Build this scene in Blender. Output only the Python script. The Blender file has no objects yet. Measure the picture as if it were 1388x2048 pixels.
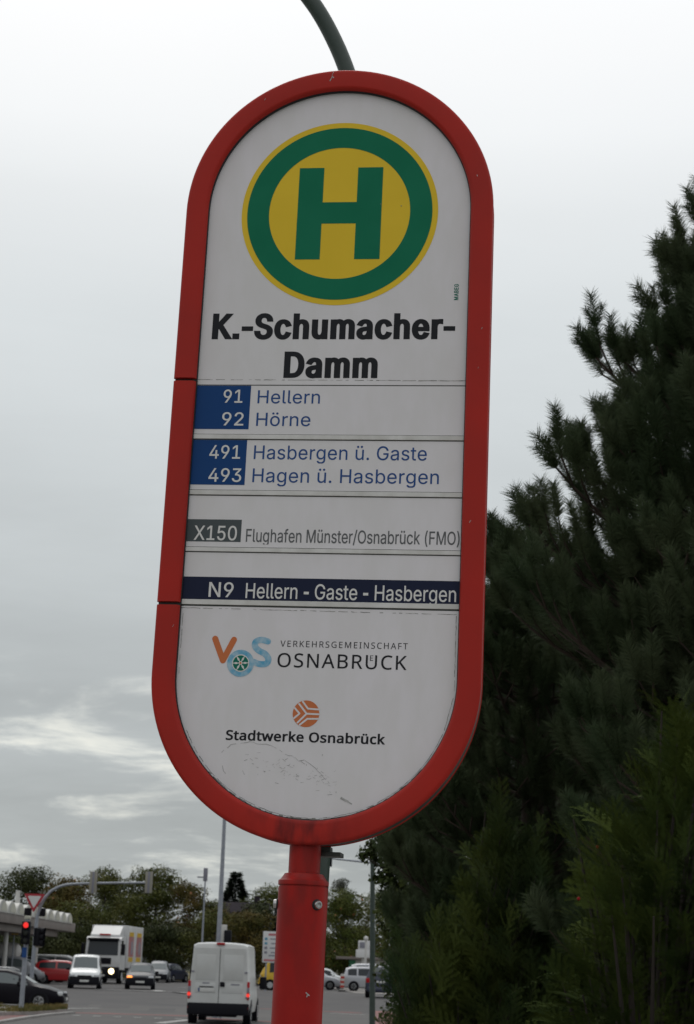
import bpy, bmesh, math, random
import numpy as np
from mathutils import Vector, Matrix, geometry

scene = bpy.context.scene
COL = scene.collection
PI = math.pi

# ------------------------------------------------------------------ camera
FPX, PITCH, ROLL = 3415.65, 0.26109, 0.0310       # focal length in photo pixels (1388 x 2048)
CAM_Z = 1.85
_cp, _sp, _c, _s = math.cos(PITCH), math.sin(PITCH), math.cos(ROLL), math.sin(ROLL)
_r0, FWD, _u0 = Vector((1, 0, 0)), Vector((0, _cp, _sp)), Vector((0, -_sp, _cp))
RIGHT = _c * _r0 + _s * _u0
UP = -_s * _r0 + _c * _u0
cam = bpy.data.cameras.new('camera')
cam_ob = bpy.data.objects.new('camera', cam)
COL.objects.link(cam_ob)
M = Matrix((RIGHT, UP, -FWD)).transposed().to_4x4()
M.translation = (0, 0, CAM_Z)
cam_ob.matrix_world = M
cam.sensor_fit = 'VERTICAL'
cam.sensor_height = 36
cam.lens = FPX / 2048 * 36
cam.clip_start, cam.clip_end = 0.05, 6000
cam.dof.use_dof = True
cam.dof.focus_distance = 3.36
cam.dof.aperture_fstop = 17.0
scene.camera = cam_ob
scene.render.resolution_x, scene.render.resolution_y = 694, 1024
scene.view_settings.view_transform = 'Standard'
scene.view_settings.look = 'None'
scene.view_settings.exposure = 0.0
scene.view_settings.gamma = 1.0


def at(px, py, Y):
    """world point seen at photo pixel (px, py) at forward distance Y"""
    d = FWD + (px - 694) / FPX * RIGHT - (py - 1024) / FPX * UP
    return Vector((0, 0, CAM_Z)) + d * (Y / d.y)


# ------------------------------------------------------------------ world: overcast sky
SUN_EL, SUN_AZ = math.radians(48), math.radians(-14)       # high, behind the sign
world = bpy.data.worlds.new('World')
scene.world = world
world.use_nodes = True
nt = world.node_tree
N, L = nt.nodes, nt.links
bg = N['Background']


def wn(t, **kw):
    n = N.new(t)
    for k, v in kw.items():
        setattr(n, k, v)
    return n


def wmath(op, a, b=None, clamp=False):
    n = wn('ShaderNodeMath', operation=op, use_clamp=clamp)
    for i, v in enumerate((a, b)):
        if v is None:
            continue
        if isinstance(v, (int, float)):
            n.inputs[i].default_value = v
        else:
            L.new(v, n.inputs[i])
    return n.outputs[0]


sky = wn('ShaderNodeTexSky', sky_type='NISHITA', sun_disc=False)
sky.sun_elevation, sky.sun_rotation = SUN_EL, SUN_AZ
sky.air_density, sky.dust_density = 1.0, 3.0
tc = wn('ShaderNodeTexCoord')
sep = wn('ShaderNodeSeparateXYZ')
L.new(tc.outputs['Generated'], sep.inputs[0])
dx, dy, dz = sep.outputs
zc = wmath('MAXIMUM', dz, 0.0)
den = wmath('ADD', zc, 0.20)
comb = wn('ShaderNodeCombineXYZ')
L.new(wmath('DIVIDE', dx, den), comb.inputs[0])
L.new(wmath('DIVIDE', dy, den), comb.inputs[1])


def wnoise(scale, detail, off, sx=1.0, sy=1.0, rough=0.55, dist=0.0):
    mp = wn('ShaderNodeMapping')
    mp.inputs['Location'].default_value = off
    mp.inputs['Scale'].default_value = (sx, sy, 1)
    L.new(comb.outputs[0], mp.inputs[0])
    n = wn('ShaderNodeTexNoise')
    n.inputs['Scale'].default_value = scale
    n.inputs['Detail'].default_value = detail
    n.inputs['Roughness'].default_value = rough
    n.inputs['Distortion'].default_value = dist
    L.new(mp.outputs[0], n.inputs['Vector'])
    return n.outputs['Fac']


n1 = wnoise(1.0, 5, (3.1, 1.7, 0), 0.7, 1.0)                 # broad dark and light banks
n2 = wnoise(3.4, 7, (1.3, 7.4, 0), 0.75, 1.0, 0.6, 0.3)       # torn bright edges
ramp = wn('ShaderNodeValToRGB')                               # brightness by height above the horizon
els = ramp.color_ramp.elements
stops = [(0.0, .45), (0.06, .45), (0.08, .43), (0.115, .47), (0.1435, .42), (0.17, .49), (0.20, .56), (0.258, .63), (0.314, .69), (0.369, .74), (0.42, .81), (0.46, .91), (0.52, .98), (1.0, 1.0)]
while len(els) < len(stops):
    els.new(0.5)
for e, (p, v) in zip(els, stops):
    e.position, e.color = p, (v, v, v, 1)
L.new(dz, ramp.inputs[0])
tint = wn('ShaderNodeValToRGB')                               # cloud bases are a little bluer low down
te = tint.color_ramp.elements
te[0].position, te[0].color = 0.05, (0.912, 0.985, 1.0, 1)
te[1].position, te[1].color = 0.50, (0.975, 0.99, 1.0, 1)
e_ = te.new(0.36)
e_.color = (0.925, 0.98, 1.0, 1)
L.new(dz, tint.inputs[0])
# contrast falls with height
amp = wmath('MULTIPLY', wmath('SUBTRACT', 0.47, zc, True), 1.55)
v1 = wmath('MULTIPLY', wmath('SUBTRACT', n1, 0.5), wmath('MULTIPLY', amp, 1.15))
low = wn('ShaderNodeMapRange', interpolation_type='SMOOTHSTEP')
for i, v in enumerate((0.20, 0.11)):
    low.inputs[1 + i].default_value = v
L.new(dz, low.inputs[0])
hot = wn('ShaderNodeMapRange', interpolation_type='SMOOTHSTEP')
hot.inputs[1].default_value, hot.inputs[2].default_value = 0.50, 0.70
L.new(n2, hot.inputs[0])
v2 = wmath('MULTIPLY', wmath('MULTIPLY', hot.outputs[0], low.outputs[0]), 0.70)
n3 = wnoise(2.6, 6, (8.3, 2.2, 0), .45, 1.15, .6, .6)                # faint streaks all the way up
v4 = wmath('MULTIPLY', wmath('SUBTRACT', n3, 0.5), wmath('ADD', wmath('MULTIPLY', amp, 0.30), 0.05))
v3 = wmath('MULTIPLY', wmath('SUBTRACT', n2, 0.5), wmath('MULTIPLY', amp, 0.45))
mod = wmath('ADD', wmath('ADD', wmath('ADD', wmath('ADD', v1, v2), v3), v4), 1.0)
bright = wmath('MULTIPLY', ramp.outputs[0], mod)
back = wn('ShaderNodeMapRange', interpolation_type='SMOOTHSTEP')  # unseen sky behind the viewer dimmed to set the sign face's brightness
for i, v in enumerate((-0.5, 0.5, 0.80, 1.0)):
    back.inputs[1 + i].default_value = v
L.new(dy, back.inputs[0])
bright = wmath('MULTIPLY', bright, back.outputs[0])
cl = wn('ShaderNodeMix', data_type='RGBA', blend_type='MULTIPLY')
cl.inputs[0].default_value = 1.0
L.new(tint.outputs[0], cl.inputs[6])
L.new(wmath('MULTIPLY', bright, 10.2), cl.inputs[7])
warm = wn('ShaderNodeMix', data_type='RGBA', blend_type='MULTIPLY')
L.new(wmath('MULTIPLY', hot.outputs[0], low.outputs[0]), warm.inputs[0])
L.new(cl.outputs[2], warm.inputs[6])
warm.inputs[7].default_value = (1.10, 1.03, .93, 1)
mix = wn('ShaderNodeMix', data_type='RGBA')
mix.inputs[0].default_value = 0.96
L.new(sky.outputs[0], mix.inputs[6])
L.new(warm.outputs[2], mix.inputs[7])
L.new(mix.outputs[2], bg.inputs['Color'])
bg.inputs['Strength'].default_value = 0.10

sun = bpy.data.lights.new('sun', 'SUN')
sun.energy, sun.angle, sun.color = 0.6, math.radians(25), (1.0, 0.97, 0.92)
sun_ob = bpy.data.objects.new('sun', sun)
COL.objects.link(sun_ob)
sd = Vector((math.sin(SUN_AZ) * math.cos(SUN_EL), math.cos(SUN_AZ) * math.cos(SUN_EL), math.sin(SUN_EL)))
sun_ob.rotation_euler = sd.to_track_quat('Z', 'Y').to_euler()
sun_ob.location = (0, 0, 30)

# ------------------------------------------------------------------ materials
MATS = {}


def mat(name, rgb, rough=0.6, metal=0.0, noise=None, rgb2=None, emit=None, estr=0.0, spec=0.5, bump=None, coat=0.0, coords='Object'):
    """procedural Principled material; noise=(scale, detail) mixes rgb towards rgb2"""
    m = bpy.data.materials.new(name)
    m.use_nodes = True
    t = m.node_tree
    b = t.nodes['Principled BSDF']
    b.inputs['Roughness'].default_value = rough
    b.inputs['Metallic'].default_value = metal
    b.inputs['Specular IOR Level'].default_value = spec
    b.inputs['Coat Weight'].default_value = coat
    b.inputs['Coat Roughness'].default_value = 0.12
    b.inputs['Base Color'].default_value = (*rgb, 1)
    if noise:
        tcn = t.nodes.new('ShaderNodeTexCoord')
        nz = t.nodes.new('ShaderNodeTexNoise')
        nz.inputs['Scale'].default_value = noise[0]
        nz.inputs['Detail'].default_value = noise[1]
        if coords == 'World':
            geo = t.nodes.new('ShaderNodeNewGeometry')
            t.links.new(geo.outputs['Position'], nz.inputs['Vector'])
        else:
            t.links.new(tcn.outputs['Object'], nz.inputs['Vector'])
        rp = t.nodes.new('ShaderNodeValToRGB')
        lo, hi = noise[2:4] if len(noise) > 3 else (0.35, 0.65)
        rp.color_ramp.elements[0].position, rp.color_ramp.elements[1].position = lo, hi
        rp.color_ramp.elements[0].color = (*rgb, 1)
        rp.color_ramp.elements[1].color = (*(rgb2 or rgb), 1)
        t.links.new(nz.outputs['Fac'], rp.inputs[0])
        t.links.new(rp.outputs[0], b.inputs['Base Color'])
        if bump:
            bp = t.nodes.new('ShaderNodeBump')
            bp.inputs['Strength'].default_value = bump
            t.links.new(nz.outputs['Fac'], bp.inputs['Height'])
            t.links.new(bp.outputs[0], b.inputs['Normal'])
    if emit:
        b.inputs['Emission Color'].default_value = (*emit, 1)
        b.inputs['Emission Strength'].default_value = estr
    MATS[name] = m
    return m


mat('white_panel', (.80, .768, .795), .38, noise=(3, 6), rgb2=(.765, .745, .755), spec=.15)
mat('white_rail', (.74, .73, .71), .4, noise=(30, 3), rgb2=(.62, .61, .58), spec=.15)
mat('frame_red', (.46, .027, .019), .38, noise=(6, 8, .3, .7), rgb2=(.38, .027, .020), spec=.14)
mat('post_red', (.40, .020, .015), .42, noise=(7, 6), rgb2=(.31, .014, .014), spec=.16)
mat('gasket', (.012, .012, .014), .7)
mat('body_dark', (.045, .055, .05), .45, noise=(20, 3), rgb2=(.07, .075, .065))
mat('black_print', (.022, .023, .027), .4, spec=.1)
mat('blue_print', (.013, .060, .20), .42, spec=.1)
mat('blue_text', (.030, .085, .26), .42, spec=.1)
mat('grey_print', (.085, .10, .105), .42, spec=.1)
mat('grey_text', (.13, .135, .14), .42, spec=.1)
mat('navy_print', (.018, .023, .052), .42, spec=.1)
mat('text_white', (.75, .74, .72), .42, spec=.1)
mat('emblem_yellow', (.84, .58, .042), .36, noise=(9, 4), rgb2=(.80, .55, .038), spec=.1)
mat('emblem_green', (.005, .165, .085), .36, noise=(12, 5), rgb2=(.008, .18, .095), spec=.1)
mat('print_green', (.01, .17, .12), .4, spec=.1)
mat('orange_print', (.62, .19, .075), .4, spec=.1)
mat('sky_blue_print', (.12, .40, .60), .4, noise=(70, 4), rgb2=(.42, .58, .68), spec=.1)
mat('scuff', (.30, .30, .29), .7, noise=(160, 3), rgb2=(.5, .49, .48))
mat('dark_dirt', (.07, .068, .06), .8, noise=(60, 4, .4, .6), rgb2=(.34, .33, .30), spec=.1)
mat('steel', (.55, .55, .54), .32, 1.0, noise=(60, 2), rgb2=(.42, .42, .42))
mat('rubber', (.015, .015, .015), .75)
mat('lamp_green', (.030, .050, .040), .45, noise=(14, 4), rgb2=(.042, .06, .05))
mat('galvanised', (.33, .35, .39), .45, .3, noise=(9, 5), rgb2=(.27, .29, .33))
mat('asphalt', (.050, .048, .050), .85, noise=(.35, 8), rgb2=(.068, .064, .063), coords='World')
mat('asphalt_fine', (.084, .079, .075), .85, noise=(.5, 8), rgb2=(.064, .061, .060), coords='World')
mat('road_paint', (.50, .50, .48), .7, noise=(2.5, 6), rgb2=(.26, .255, .25), coords='World')
mat('red_lane', (.26, .085, .075), .85, noise=(.9, 7), rgb2=(.15, .085, .08), coords='World')
mat('paving', (.19, .18, .17), .85, noise=(4, 6), rgb2=(.24, .225, .21), coords='World')
mat('kerbstone', (.30, .29, .28), .8, noise=(3, 6), rgb2=(.22, .21, .20), coords='World')
mat('earth', (.055, .06, .03), .95, noise=(.2, 8), rgb2=(.085, .08, .045), coords='World')
mat('grass_green', (.085, .085, .018), .9, noise=(1.6, 6, .42, .58), rgb2=(.20, .15, .05), coords='World')
mat('bark', (.040, .031, .025), .9, noise=(14, 6), rgb2=(.03, .024, .02), bump=.4)
mat('pine_bark', (.060, .040, .030), .9, noise=(18, 6), rgb2=(.04, .026, .02), bump=.4)
mat('pine_needles', (.044, .068, .030), .6, noise=(2.2, 5, .38, .62), rgb2=(.082, .104, .052), coords='World', spec=.2)
mat('yew_leaves', (.064, .086, .018), .8, noise=(3.0, 5, .38, .62), rgb2=(.034, .054, .015), coords='World', spec=.04)
mat('cypress_leaves', (.072, .092, .022), .55, noise=(2.4, 5, .38, .62), rgb2=(.032, .055, .022), coords='World', spec=.05)
mat('yew_berry', (.26, .012, .016), .5, spec=.1)
mat('glass_dark', (.022, .028, .034), .14, spec=.35)
mat('glass_grey', (.11, .13, .135), .10, spec=.6)
mat('tyre', (.010, .010, .011), .85, spec=.1)
mat('rim', (.50, .51, .52), .4, .3)
mat('black_plastic', (.010, .010, .014), .6, spec=.15)
mat('plate_white', (.62, .62, .60), .5)
mat('lamp_clear', (.62, .64, .66), .15, spec=.6)
mat('lamp_red', (.42, .012, .016), .3, spec=.2)
mat('lamp_red_lit', (.6, .02, .02), .3, emit=(1, .05, .03), estr=.85)
mat('signal_red_lit', (.6, .02, .02), .3, emit=(1, .035, .03), estr=1.0)
mat('head_lit', (.9, .85, .7), .2, emit=(1, .80, .42), estr=5.0)
mat('indicator_lit', (.8, .3, .05), .3, emit=(1, .27, .05), estr=2.4)
mat('lens_off', (.035, .04, .03), .3)
mat('van_white', (.60, .61, .60), .35, noise=(1.5, 5), rgb2=(.55, .555, .54), coat=.3)
mat('truck_white', (.62, .63, .63), .4, noise=(1, 4), rgb2=(.56, .56, .56))
mat('car_black', (.008, .007, .011), .3, spec=.16)
mat('car_red', (.42, .018, .022), .28, coat=.5)
mat('car_white', (.62, .64, .65), .3, coat=.4)
mat('car_grey', (.048, .053, .064), .35, spec=.22)
mat('car_silver', (.42, .43, .46), .32, .35, spec=.4)
mat('car_mid_grey', (.20, .21, .225), .35, spec=.25)
mat('car_navy', (.03, .035, .065), .28, coat=.5)
mat('yellow_paint', (.66, .42, .03), .4)
mat('sign_white', (.66, .66, .66), .45)
mat('sign_red', (.40, .025, .04), .45)
mat('beacon_white', (.55, .54, .52), .5)
mat('beacon_red', (.42, .04, .03), .5)
mat('signal_back', (.30, .285, .24), .6)
mat('canopy_white', (.50, .50, .47), .5, noise=(.8, 4), rgb2=(.40, .40, .37))
mat('canopy_beige', (.50, .49, .41), .5)
mat('canopy_brown', (.16, .135, .125), .6, noise=(.7, 4), rgb2=(.20, .175, .16))
mat('roof_tiles', (.040, .033, .040), .85, noise=(3, 4), rgb2=(.028, .024, .030), spec=.1)
mat('house_wall', (.30, .28, .26), .85)
mat('stripe_green', (.03, .20, .10), .5)
mat('stripe_blue', (.10, .30, .42), .5)
mat('stripe_pink', (.50, .16, .18), .5)
mat('stripe_grey', (.22, .22, .26), .5)
mat('poster_red', (.40, .10, .11), .5, noise=(2, 3), rgb2=(.35, .22, .22))
mat('poster_blue', (.22, .25, .33), .5, noise=(2, 3), rgb2=(.3, .28, .3))
TREE_COL = {
    'leaf_olive': ((.056, .070, .015), (.100, .100, .026)),
    'leaf_dark': ((.032, .042, .015), (.060, .066, .022)),
    'leaf_rust': ((.110, .074, .020), (.062, .066, .017)),
    'leaf_green': ((.056, .078, .015), (.100, .106, .026)),
    'leaf_far': ((.085, .095, .078), (.105, .11, .09)),
    'leaf_conifer': ((.022, .034, .024), (.034, .046, .030)),
    'leaf_blue': ((.055, .075, .085), (.030, .045, .050)),
    'leaf_near': ((.026, .042, .010), (.056, .068, .016)),
}
for k, (a, b) in TREE_COL.items():
    mat(k, a, .7, noise=(.55 if k != 'leaf_near' else 4, 6), rgb2=b, coords='World', spec=.12)
mat('autumn_leaf', (.22, .085, .02), .6)



def grime(name, centre, reach, dark, amount=.85):
    """mixes a blotchy stain of its own outline into a material round a point of the object"""
    t = MATS[name].node_tree
    b = t.nodes['Principled BSDF']
    src = b.inputs['Base Color'].links[0].from_socket
    c = t.nodes.new('ShaderNodeTexCoord')
    d = t.nodes.new('ShaderNodeVectorMath')
    d.operation = 'DISTANCE'
    d.inputs[1].default_value = centre
    t.links.new(c.outputs['Object'], d.inputs[0])
    mr = t.nodes.new('ShaderNodeMapRange')
    mr.interpolation_type = 'SMOOTHSTEP'
    for i, v in enumerate((reach, 0.0, 0.0, amount)):
        mr.inputs[1 + i].default_value = v
    t.links.new(d.outputs['Value'], mr.inputs[0])
    mp = t.nodes.new('ShaderNodeMapping')
    mp.inputs['Scale'].default_value = (1, 1, .35)
    t.links.new(c.outputs['Object'], mp.inputs[0])
    nz = t.nodes.new('ShaderNodeTexNoise')
    nz.inputs['Scale'].default_value, nz.inputs['Detail'].default_value = 34, 6
    t.links.new(mp.outputs[0], nz.inputs['Vector'])
    m2 = t.nodes.new('ShaderNodeMapRange')
    m2.inputs[1].default_value, m2.inputs[2].default_value = .38, .62
    t.links.new(nz.outputs['Fac'], m2.inputs[0])
    mu = t.nodes.new('ShaderNodeMath')
    mu.operation = 'MULTIPLY'
    t.links.new(mr.outputs[0], mu.inputs[0])
    t.links.new(m2.outputs[0], mu.inputs[1])
    mx = t.nodes.new('ShaderNodeMix')
    mx.data_type = 'RGBA'
    t.links.new(mu.outputs[0], mx.inputs[0])
    t.links.new(src, mx.inputs[6])
    mx.inputs[7].default_value = (*dark, 1)
    t.links.new(mx.outputs[2], b.inputs['Base Color'])


grime('white_panel', (0, 0, -.4), 6.0, (.69, .67, .655), .32)
grime('frame_red', (-.02, 0, -1.235), .16, (.12, .016, .016))
grime('post_red', (0, 0, -1.33), .30, (.20, .02, .018), .7)

# ------------------------------------------------------------------ mesh helpers
class MB:
    """collects shapes and links them as ONE mesh object"""

    def __init__(self):
        self.v, self.f, self.mi, self.cur = [], [], [], 0

    def add(self, verts, faces):
        o = len(self.v)
        self.v += [tuple(p) for p in verts]
        self.f += [tuple(i + o for i in f) for f in faces]
        self.mi += [self.cur] * len(faces)
        return self

    def box(self, c, s, bev=0.0, rot=None):
        bm = bmesh.new()
        bmesh.ops.create_cube(bm, size=1)
        bmesh.ops.scale(bm, vec=s, verts=bm.verts)
        if bev > 0:
            bmesh.ops.bevel(bm, geom=bm.edges[:], offset=bev, segments=2, affect='EDGES', profile=.6)
        if rot is not None:
            bmesh.ops.rotate(bm, matrix=rot, verts=bm.verts)
        bmesh.ops.translate(bm, vec=c, verts=bm.verts)
        bm.verts.index_update()
        self.add([v.co[:] for v in bm.verts], [[v.index for v in f.verts] for f in bm.faces])
        bm.free()
        return self

    def tube(self, pts, radii, n=10, caps=True):
        pts = [Vector(p) for p in pts]
        if isinstance(radii, (int, float)):
            radii = [radii] * len(pts)
        radii = [float(r) for r in radii]
        rings, prev = [], None
        for i, p in enumerate(pts):
            t = (pts[min(i + 1, len(pts) - 1)] - pts[max(i - 1, 0)])
            t = t.normalized() if t.length > 1e-9 else Vector((0, 0, 1))
            if prev is None:
                a = t.orthogonal().normalized()
            else:
                a = prev - t * prev.dot(t)
                a = a.normalized() if a.length > 1e-6 else t.orthogonal().normalized()
            prev = a
            b = t.cross(a)
            rings.append([p + radii[i] * (math.cos(2 * PI * k / n) * a + math.sin(2 * PI * k / n) * b) for k in range(n)])
        vs = [q for r in rings for q in r]
        fs = []
        for i in range(len(pts) - 1):
            for k in range(n):
                fs.append((i * n + k, i * n + (k + 1) % n, (i + 1) * n + (k + 1) % n, (i + 1) * n + k))
        if caps:
            fs.append(tuple(range(n - 1, -1, -1)))
            fs.append(tuple((len(pts) - 1) * n + k for k in range(n)))
        return self.add(vs, fs)

    def lathe(self, prof, c=(0, 0, 0), axis='Z', n=48, caps=True):
        vs, fs = [], []
        for r, h in prof:
            for k in range(n):
                a = 2 * PI * k / n
                q = (r * math.cos(a), r * math.sin(a), h)
                if axis == 'Y':
                    q = (q[0], h, q[1])
                elif axis == 'X':
                    q = (h, q[0], q[1])
                vs.append((q[0] + c[0], q[1] + c[1], q[2] + c[2]))
        for i in range(len(prof) - 1):
            for k in range(n):
                fs.append((i * n + k, i * n + (k + 1) % n, (i + 1) * n + (k + 1) % n, (i + 1) * n + k))
        if caps:
            fs.append(tuple(range(n - 1, -1, -1)))
            fs.append(tuple((len(prof) - 1) * n + k for k in range(n)))
        return self.add(vs, fs)

    def prism(self, poly, y0, y1):
        """polygon in local x-z extruded from y0 to y1"""
        n = len(poly)
        vs = [(x, y0, z) for x, z in poly] + [(x, y1, z) for x, z in poly]
        fs = [tuple(range(n)), tuple(range(2 * n - 1, n - 1, -1))]
        fs += [(i, i + n, (i + 1) % n + n, (i + 1) % n) for i in range(n)]
        return self.add(vs, fs)

    def build(self, name, m, parent=None, smooth=35, loc=None):
        me = bpy.data.meshes.new(name)
        me.from_pydata(self.v, [], self.f)
        for k in (m if isinstance(m, (list, tuple)) else [m]):
            me.materials.append(MATS[k])
        if any(self.mi):
            me.polygons.foreach_set('material_index', self.mi)
        bm = bmesh.new()
        bm.from_mesh(me)
        bmesh.ops.recalc_face_normals(bm, faces=bm.faces)
        bm.to_mesh(me)
        bm.free()
        if smooth:
            me.shade_smooth()
            me.set_sharp_from_angle(angle=math.radians(smooth))
        o = bpy.data.objects.new(name, me)
        COL.objects.link(o)
        if loc is not None:
            o.location = loc
        if parent is not None:
            o.parent = parent
        return o


def fast_mesh(name, verts, nper, m, parent=None):
    """big triangle/quad soup; verts (k*nper, 3)"""
    verts = np.asarray(verts, dtype=np.float32).reshape(-1, 3)
    nv = len(verts)
    nf = nv // nper
    me = bpy.data.meshes.new(name)
    me.vertices.add(nv)
    me.vertices.foreach_set('co', verts.ravel())
    me.loops.add(nv)
    me.loops.foreach_set('vertex_index', np.arange(nv, dtype=np.int32))
    me.polygons.add(nf)
    me.polygons.foreach_set('loop_start', np.arange(0, nv, nper, dtype=np.int32))
    me.materials.append(MATS[m])
    me.update(calc_edges=True)
    o = bpy.data.objects.new(name, me)
    COL.objects.link(o)
    if parent is not None:
        o.parent = parent
    return o


def tag(o, label=None, cat=None, group=None, kind=None):
    if label:
        o['label'] = label
    if cat:
        o['category'] = cat
    if group:
        o['group'] = group
    if kind:
        o['kind'] = kind
    return o


def thing(name, label, cat, loc=(0, 0, 0), rz=0.0, group=None):
    o = bpy.data.objects.new(name, None)
    o.empty_display_size = .2
    COL.objects.link(o)
    o.location = loc
    o.rotation_euler = (0, 0, rz)
    return tag(o, label, cat, group)


def copy_thing(root, loc, rz, label, group=None):
    kids = {}
    for o in COL.objects:
        if o.parent is not None:
            kids.setdefault(o.parent.name, []).append(o)

    def rec(o, parent):
        c = o.copy()
        COL.objects.link(c)
        c.parent = parent
        for k in kids.get(o.name, []):
            rec(k, c)
        return c
    r = rec(root, None)
    r.location, r.rotation_euler = loc, (0, 0, rz)
    r['label'] = label
    if group:
        r['group'] = group
    return r


def structure(mb, name, m, **kw):
    return tag(mb.build(name, m, **kw), kind='structure')

# ------------------------------------------------------------------ ground and roads
structure(MB().add([(-2500, -600, -.02), (2500, -600, -.02), (2500, 4000, -.02), (-2500, 4000, -.02)], [(0, 1, 2, 3)]), 'ground', 'earth', smooth=0)


def sheet(mb, pts, z):
    return mb.add([(x, y, z) for x, y in pts], [tuple(range(len(pts)))])


def gp(px, py, z=0.0):
    """photo pixel on the road plane -> x, y"""
    d = FWD + (px - 694) / FPX * RIGHT - (py - 1024) / FPX * UP
    t = (z - CAM_Z) / d.z
    return d.x * t, d.y * t


ZR = .34                                                # the road beyond the junction lies a little higher
road = MB()
road.add([(-70, 20, 0), (42, 20, 0), (44, 80, 0), (-70, 80, 0), (46, 97, ZR), (-70, 97, ZR), (44, 148, ZR), (-70, 148, ZR)], [(0, 1, 2, 3), (3, 2, 4, 5), (5, 4, 6, 7)])
structure(road, 'road', 'asphalt', smooth=0)
j = MB()
sheet(j, [(-60, 20), (40, 20), (40, 76), (-60, 79)], .004)
structure(j, 'junction_surface', 'asphalt_fine', smooth=0)
pt = MB()
for q in ((205, 2009, 262, 2016), (300, 2017, 352, 2024), (560, 2010, 640, 2016), (655, 2004, 720, 2009), (140, 2008, 180, 2012)):
    a, b, c, d = gp(q[0], q[1]), gp(q[2], q[1] + 1), gp(q[2] - 4, q[3]), gp(q[0] - 6, q[3] - 1)
    sheet(pt, [d, c, b, a], .0075)
structure(pt, 'road_repair', 'asphalt', smooth=0)
vg = MB()
vg.add([(-90, 148, ZR + .1), (60, 148, ZR + .1), (90, 330, ZR + .1), (-130, 330, ZR + .1), (-90, 148, -.1), (60, 148, -.1)], [(0, 1, 2, 3), (0, 4, 5, 1)])
structure(vg, 'verge', 'grass_green', smooth=0)
k_ = MB()
k_.box((-12, 147.8, ZR + .06), (116, .3, .16), .02)
structure(k_, 'far_kerb', 'kerbstone', smooth=0)
lot = MB()
sheet(lot, [(1.5, 112), (60, 108), (60, 170), (-2, 170)], .36)
structure(lot, 'forecourt', 'paving', smooth=0)
# red cycle crossings and painted lines
rl = MB()
for (a, b, w) in ((gp(128, 2026), gp(380, 2033), 1.0), (gp(205, 2000), gp(380, 2004), 1.3), (gp(520, 2018), gp(725, 2027), 1.0), (gp(380, 2036), gp(560, 2046), .9)):
    sheet(rl, [(a[0], a[1]), (b[0], b[1]), (b[0], b[1] + w), (a[0], a[1] + w)], .009)
structure(rl, 'cycle_crossing', 'red_lane', smooth=0)
pm = MB()


def dash(p0, p1, w, z=.014):
    a, b = Vector(p0), Vector(p1)
    n = Vector((-(b - a).y, (b - a).x)).normalized() * (w / 2)
    sheet(pm, [(a - n)[:], (b - n)[:], (b + n)[:], (a + n)[:]], z)


for i in range(6):                                             # dashes along both cycle crossings
    for (q0, q1) in (((135, 2031), (380, 2039)), ((205, 2006), (385, 2011))):
        t0, t1 = (i + .25) / 6, (i + .62) / 6
        dash(gp(q0[0] + (q1[0] - q0[0]) * t0, q0[1] + (q1[1] - q0[1]) * t0), gp(q0[0] + (q1[0] - q0[0]) * t1, q0[1] + (q1[1] - q0[1]) * t1), .35)
for (q0, q1, w) in (((190, 1979), (245, 1981), .35), ((258, 1981), (318, 1983.5), .35), ((344, 1984), (372, 1985.5), .35), ((312, 1981), (322, 1983.2), .6),
                    ((362, 1975), (372, 1975.5), .7), ((345, 1984), (373, 1986), .3), ((318, 2047), (380, 2040), .4), ((100, 2018), (200, 2017), .3),
                    ((650, 1985), (742, 1988), .35), ((660, 2027), (730, 2030), .3), ((455, 2047), (505, 2043), .4)):
    zq = ZR if q0[1] < 1990 else 0.0
    dash(gp(*q0, zq), gp(*q1, zq), w, zq + .014)
structure(pm, 'road_markings', 'road_paint', smooth=0)
# traffic island with grass, red path and kerb at the far left
isl = MB()
pts_i = [gp(-140, 2017), gp(60, 2018), gp(132, 2023), gp(134, 2026), gp(70, 2031), gp(-140, 2036)]
isl.add([(x, y, .13) for x, y in pts_i] + [(x, y, 0) for x, y in pts_i], [tuple(range(6))] + [(i, (i + 1) % 6, (i + 1) % 6 + 6, i + 6) for i in range(6)])
structure(isl, 'traffic_island', 'kerbstone', smooth=0)
pth = MB()
sheet(pth, [gp(-140, 2031), gp(70, 2031.5), gp(132, 2024), gp(140, 2026), gp(50, 2037), gp(0, 2044), gp(-140, 2052)], .018)
structure(pth, 'red_path', 'red_lane', smooth=0)
kb = MB()
kp = [gp(-140, 2062), gp(0, 2046), gp(50, 2037.5), gp(100, 2031), gp(145, 2027)]
for a, b in zip(kp, kp[1:]):
    a, b = Vector(a), Vector(b)
    c = (a + b) / 2
    kb.box((c.x, c.y, .035), ((b - a).length + .02, .22, .07), .01, Matrix.Rotation(math.atan2((b - a).y, (b - a).x), 3, 'Z'))
structure(kb, 'kerb', 'kerbstone', smooth=0)
# pavement round the stop, and the red cycle path beside the hedge
pv = MB()
pv.box((5.2, 6, .06), (15, 30, .12), .01)
pv.box((-6, -6, .06), (7.4, 6, .12), .01)
structure(pv, 'pavement', 'paving', smooth=0)
rp_ = MB()
sheet(rp_, [gp(742, 2019.5), gp(775, 2019.5), gp(815, 2048), (3.2, 30), (1.0, 30), gp(742, 2048)], .022)
structure(rp_, 'cycle_path', 'red_lane', smooth=0)
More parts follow.
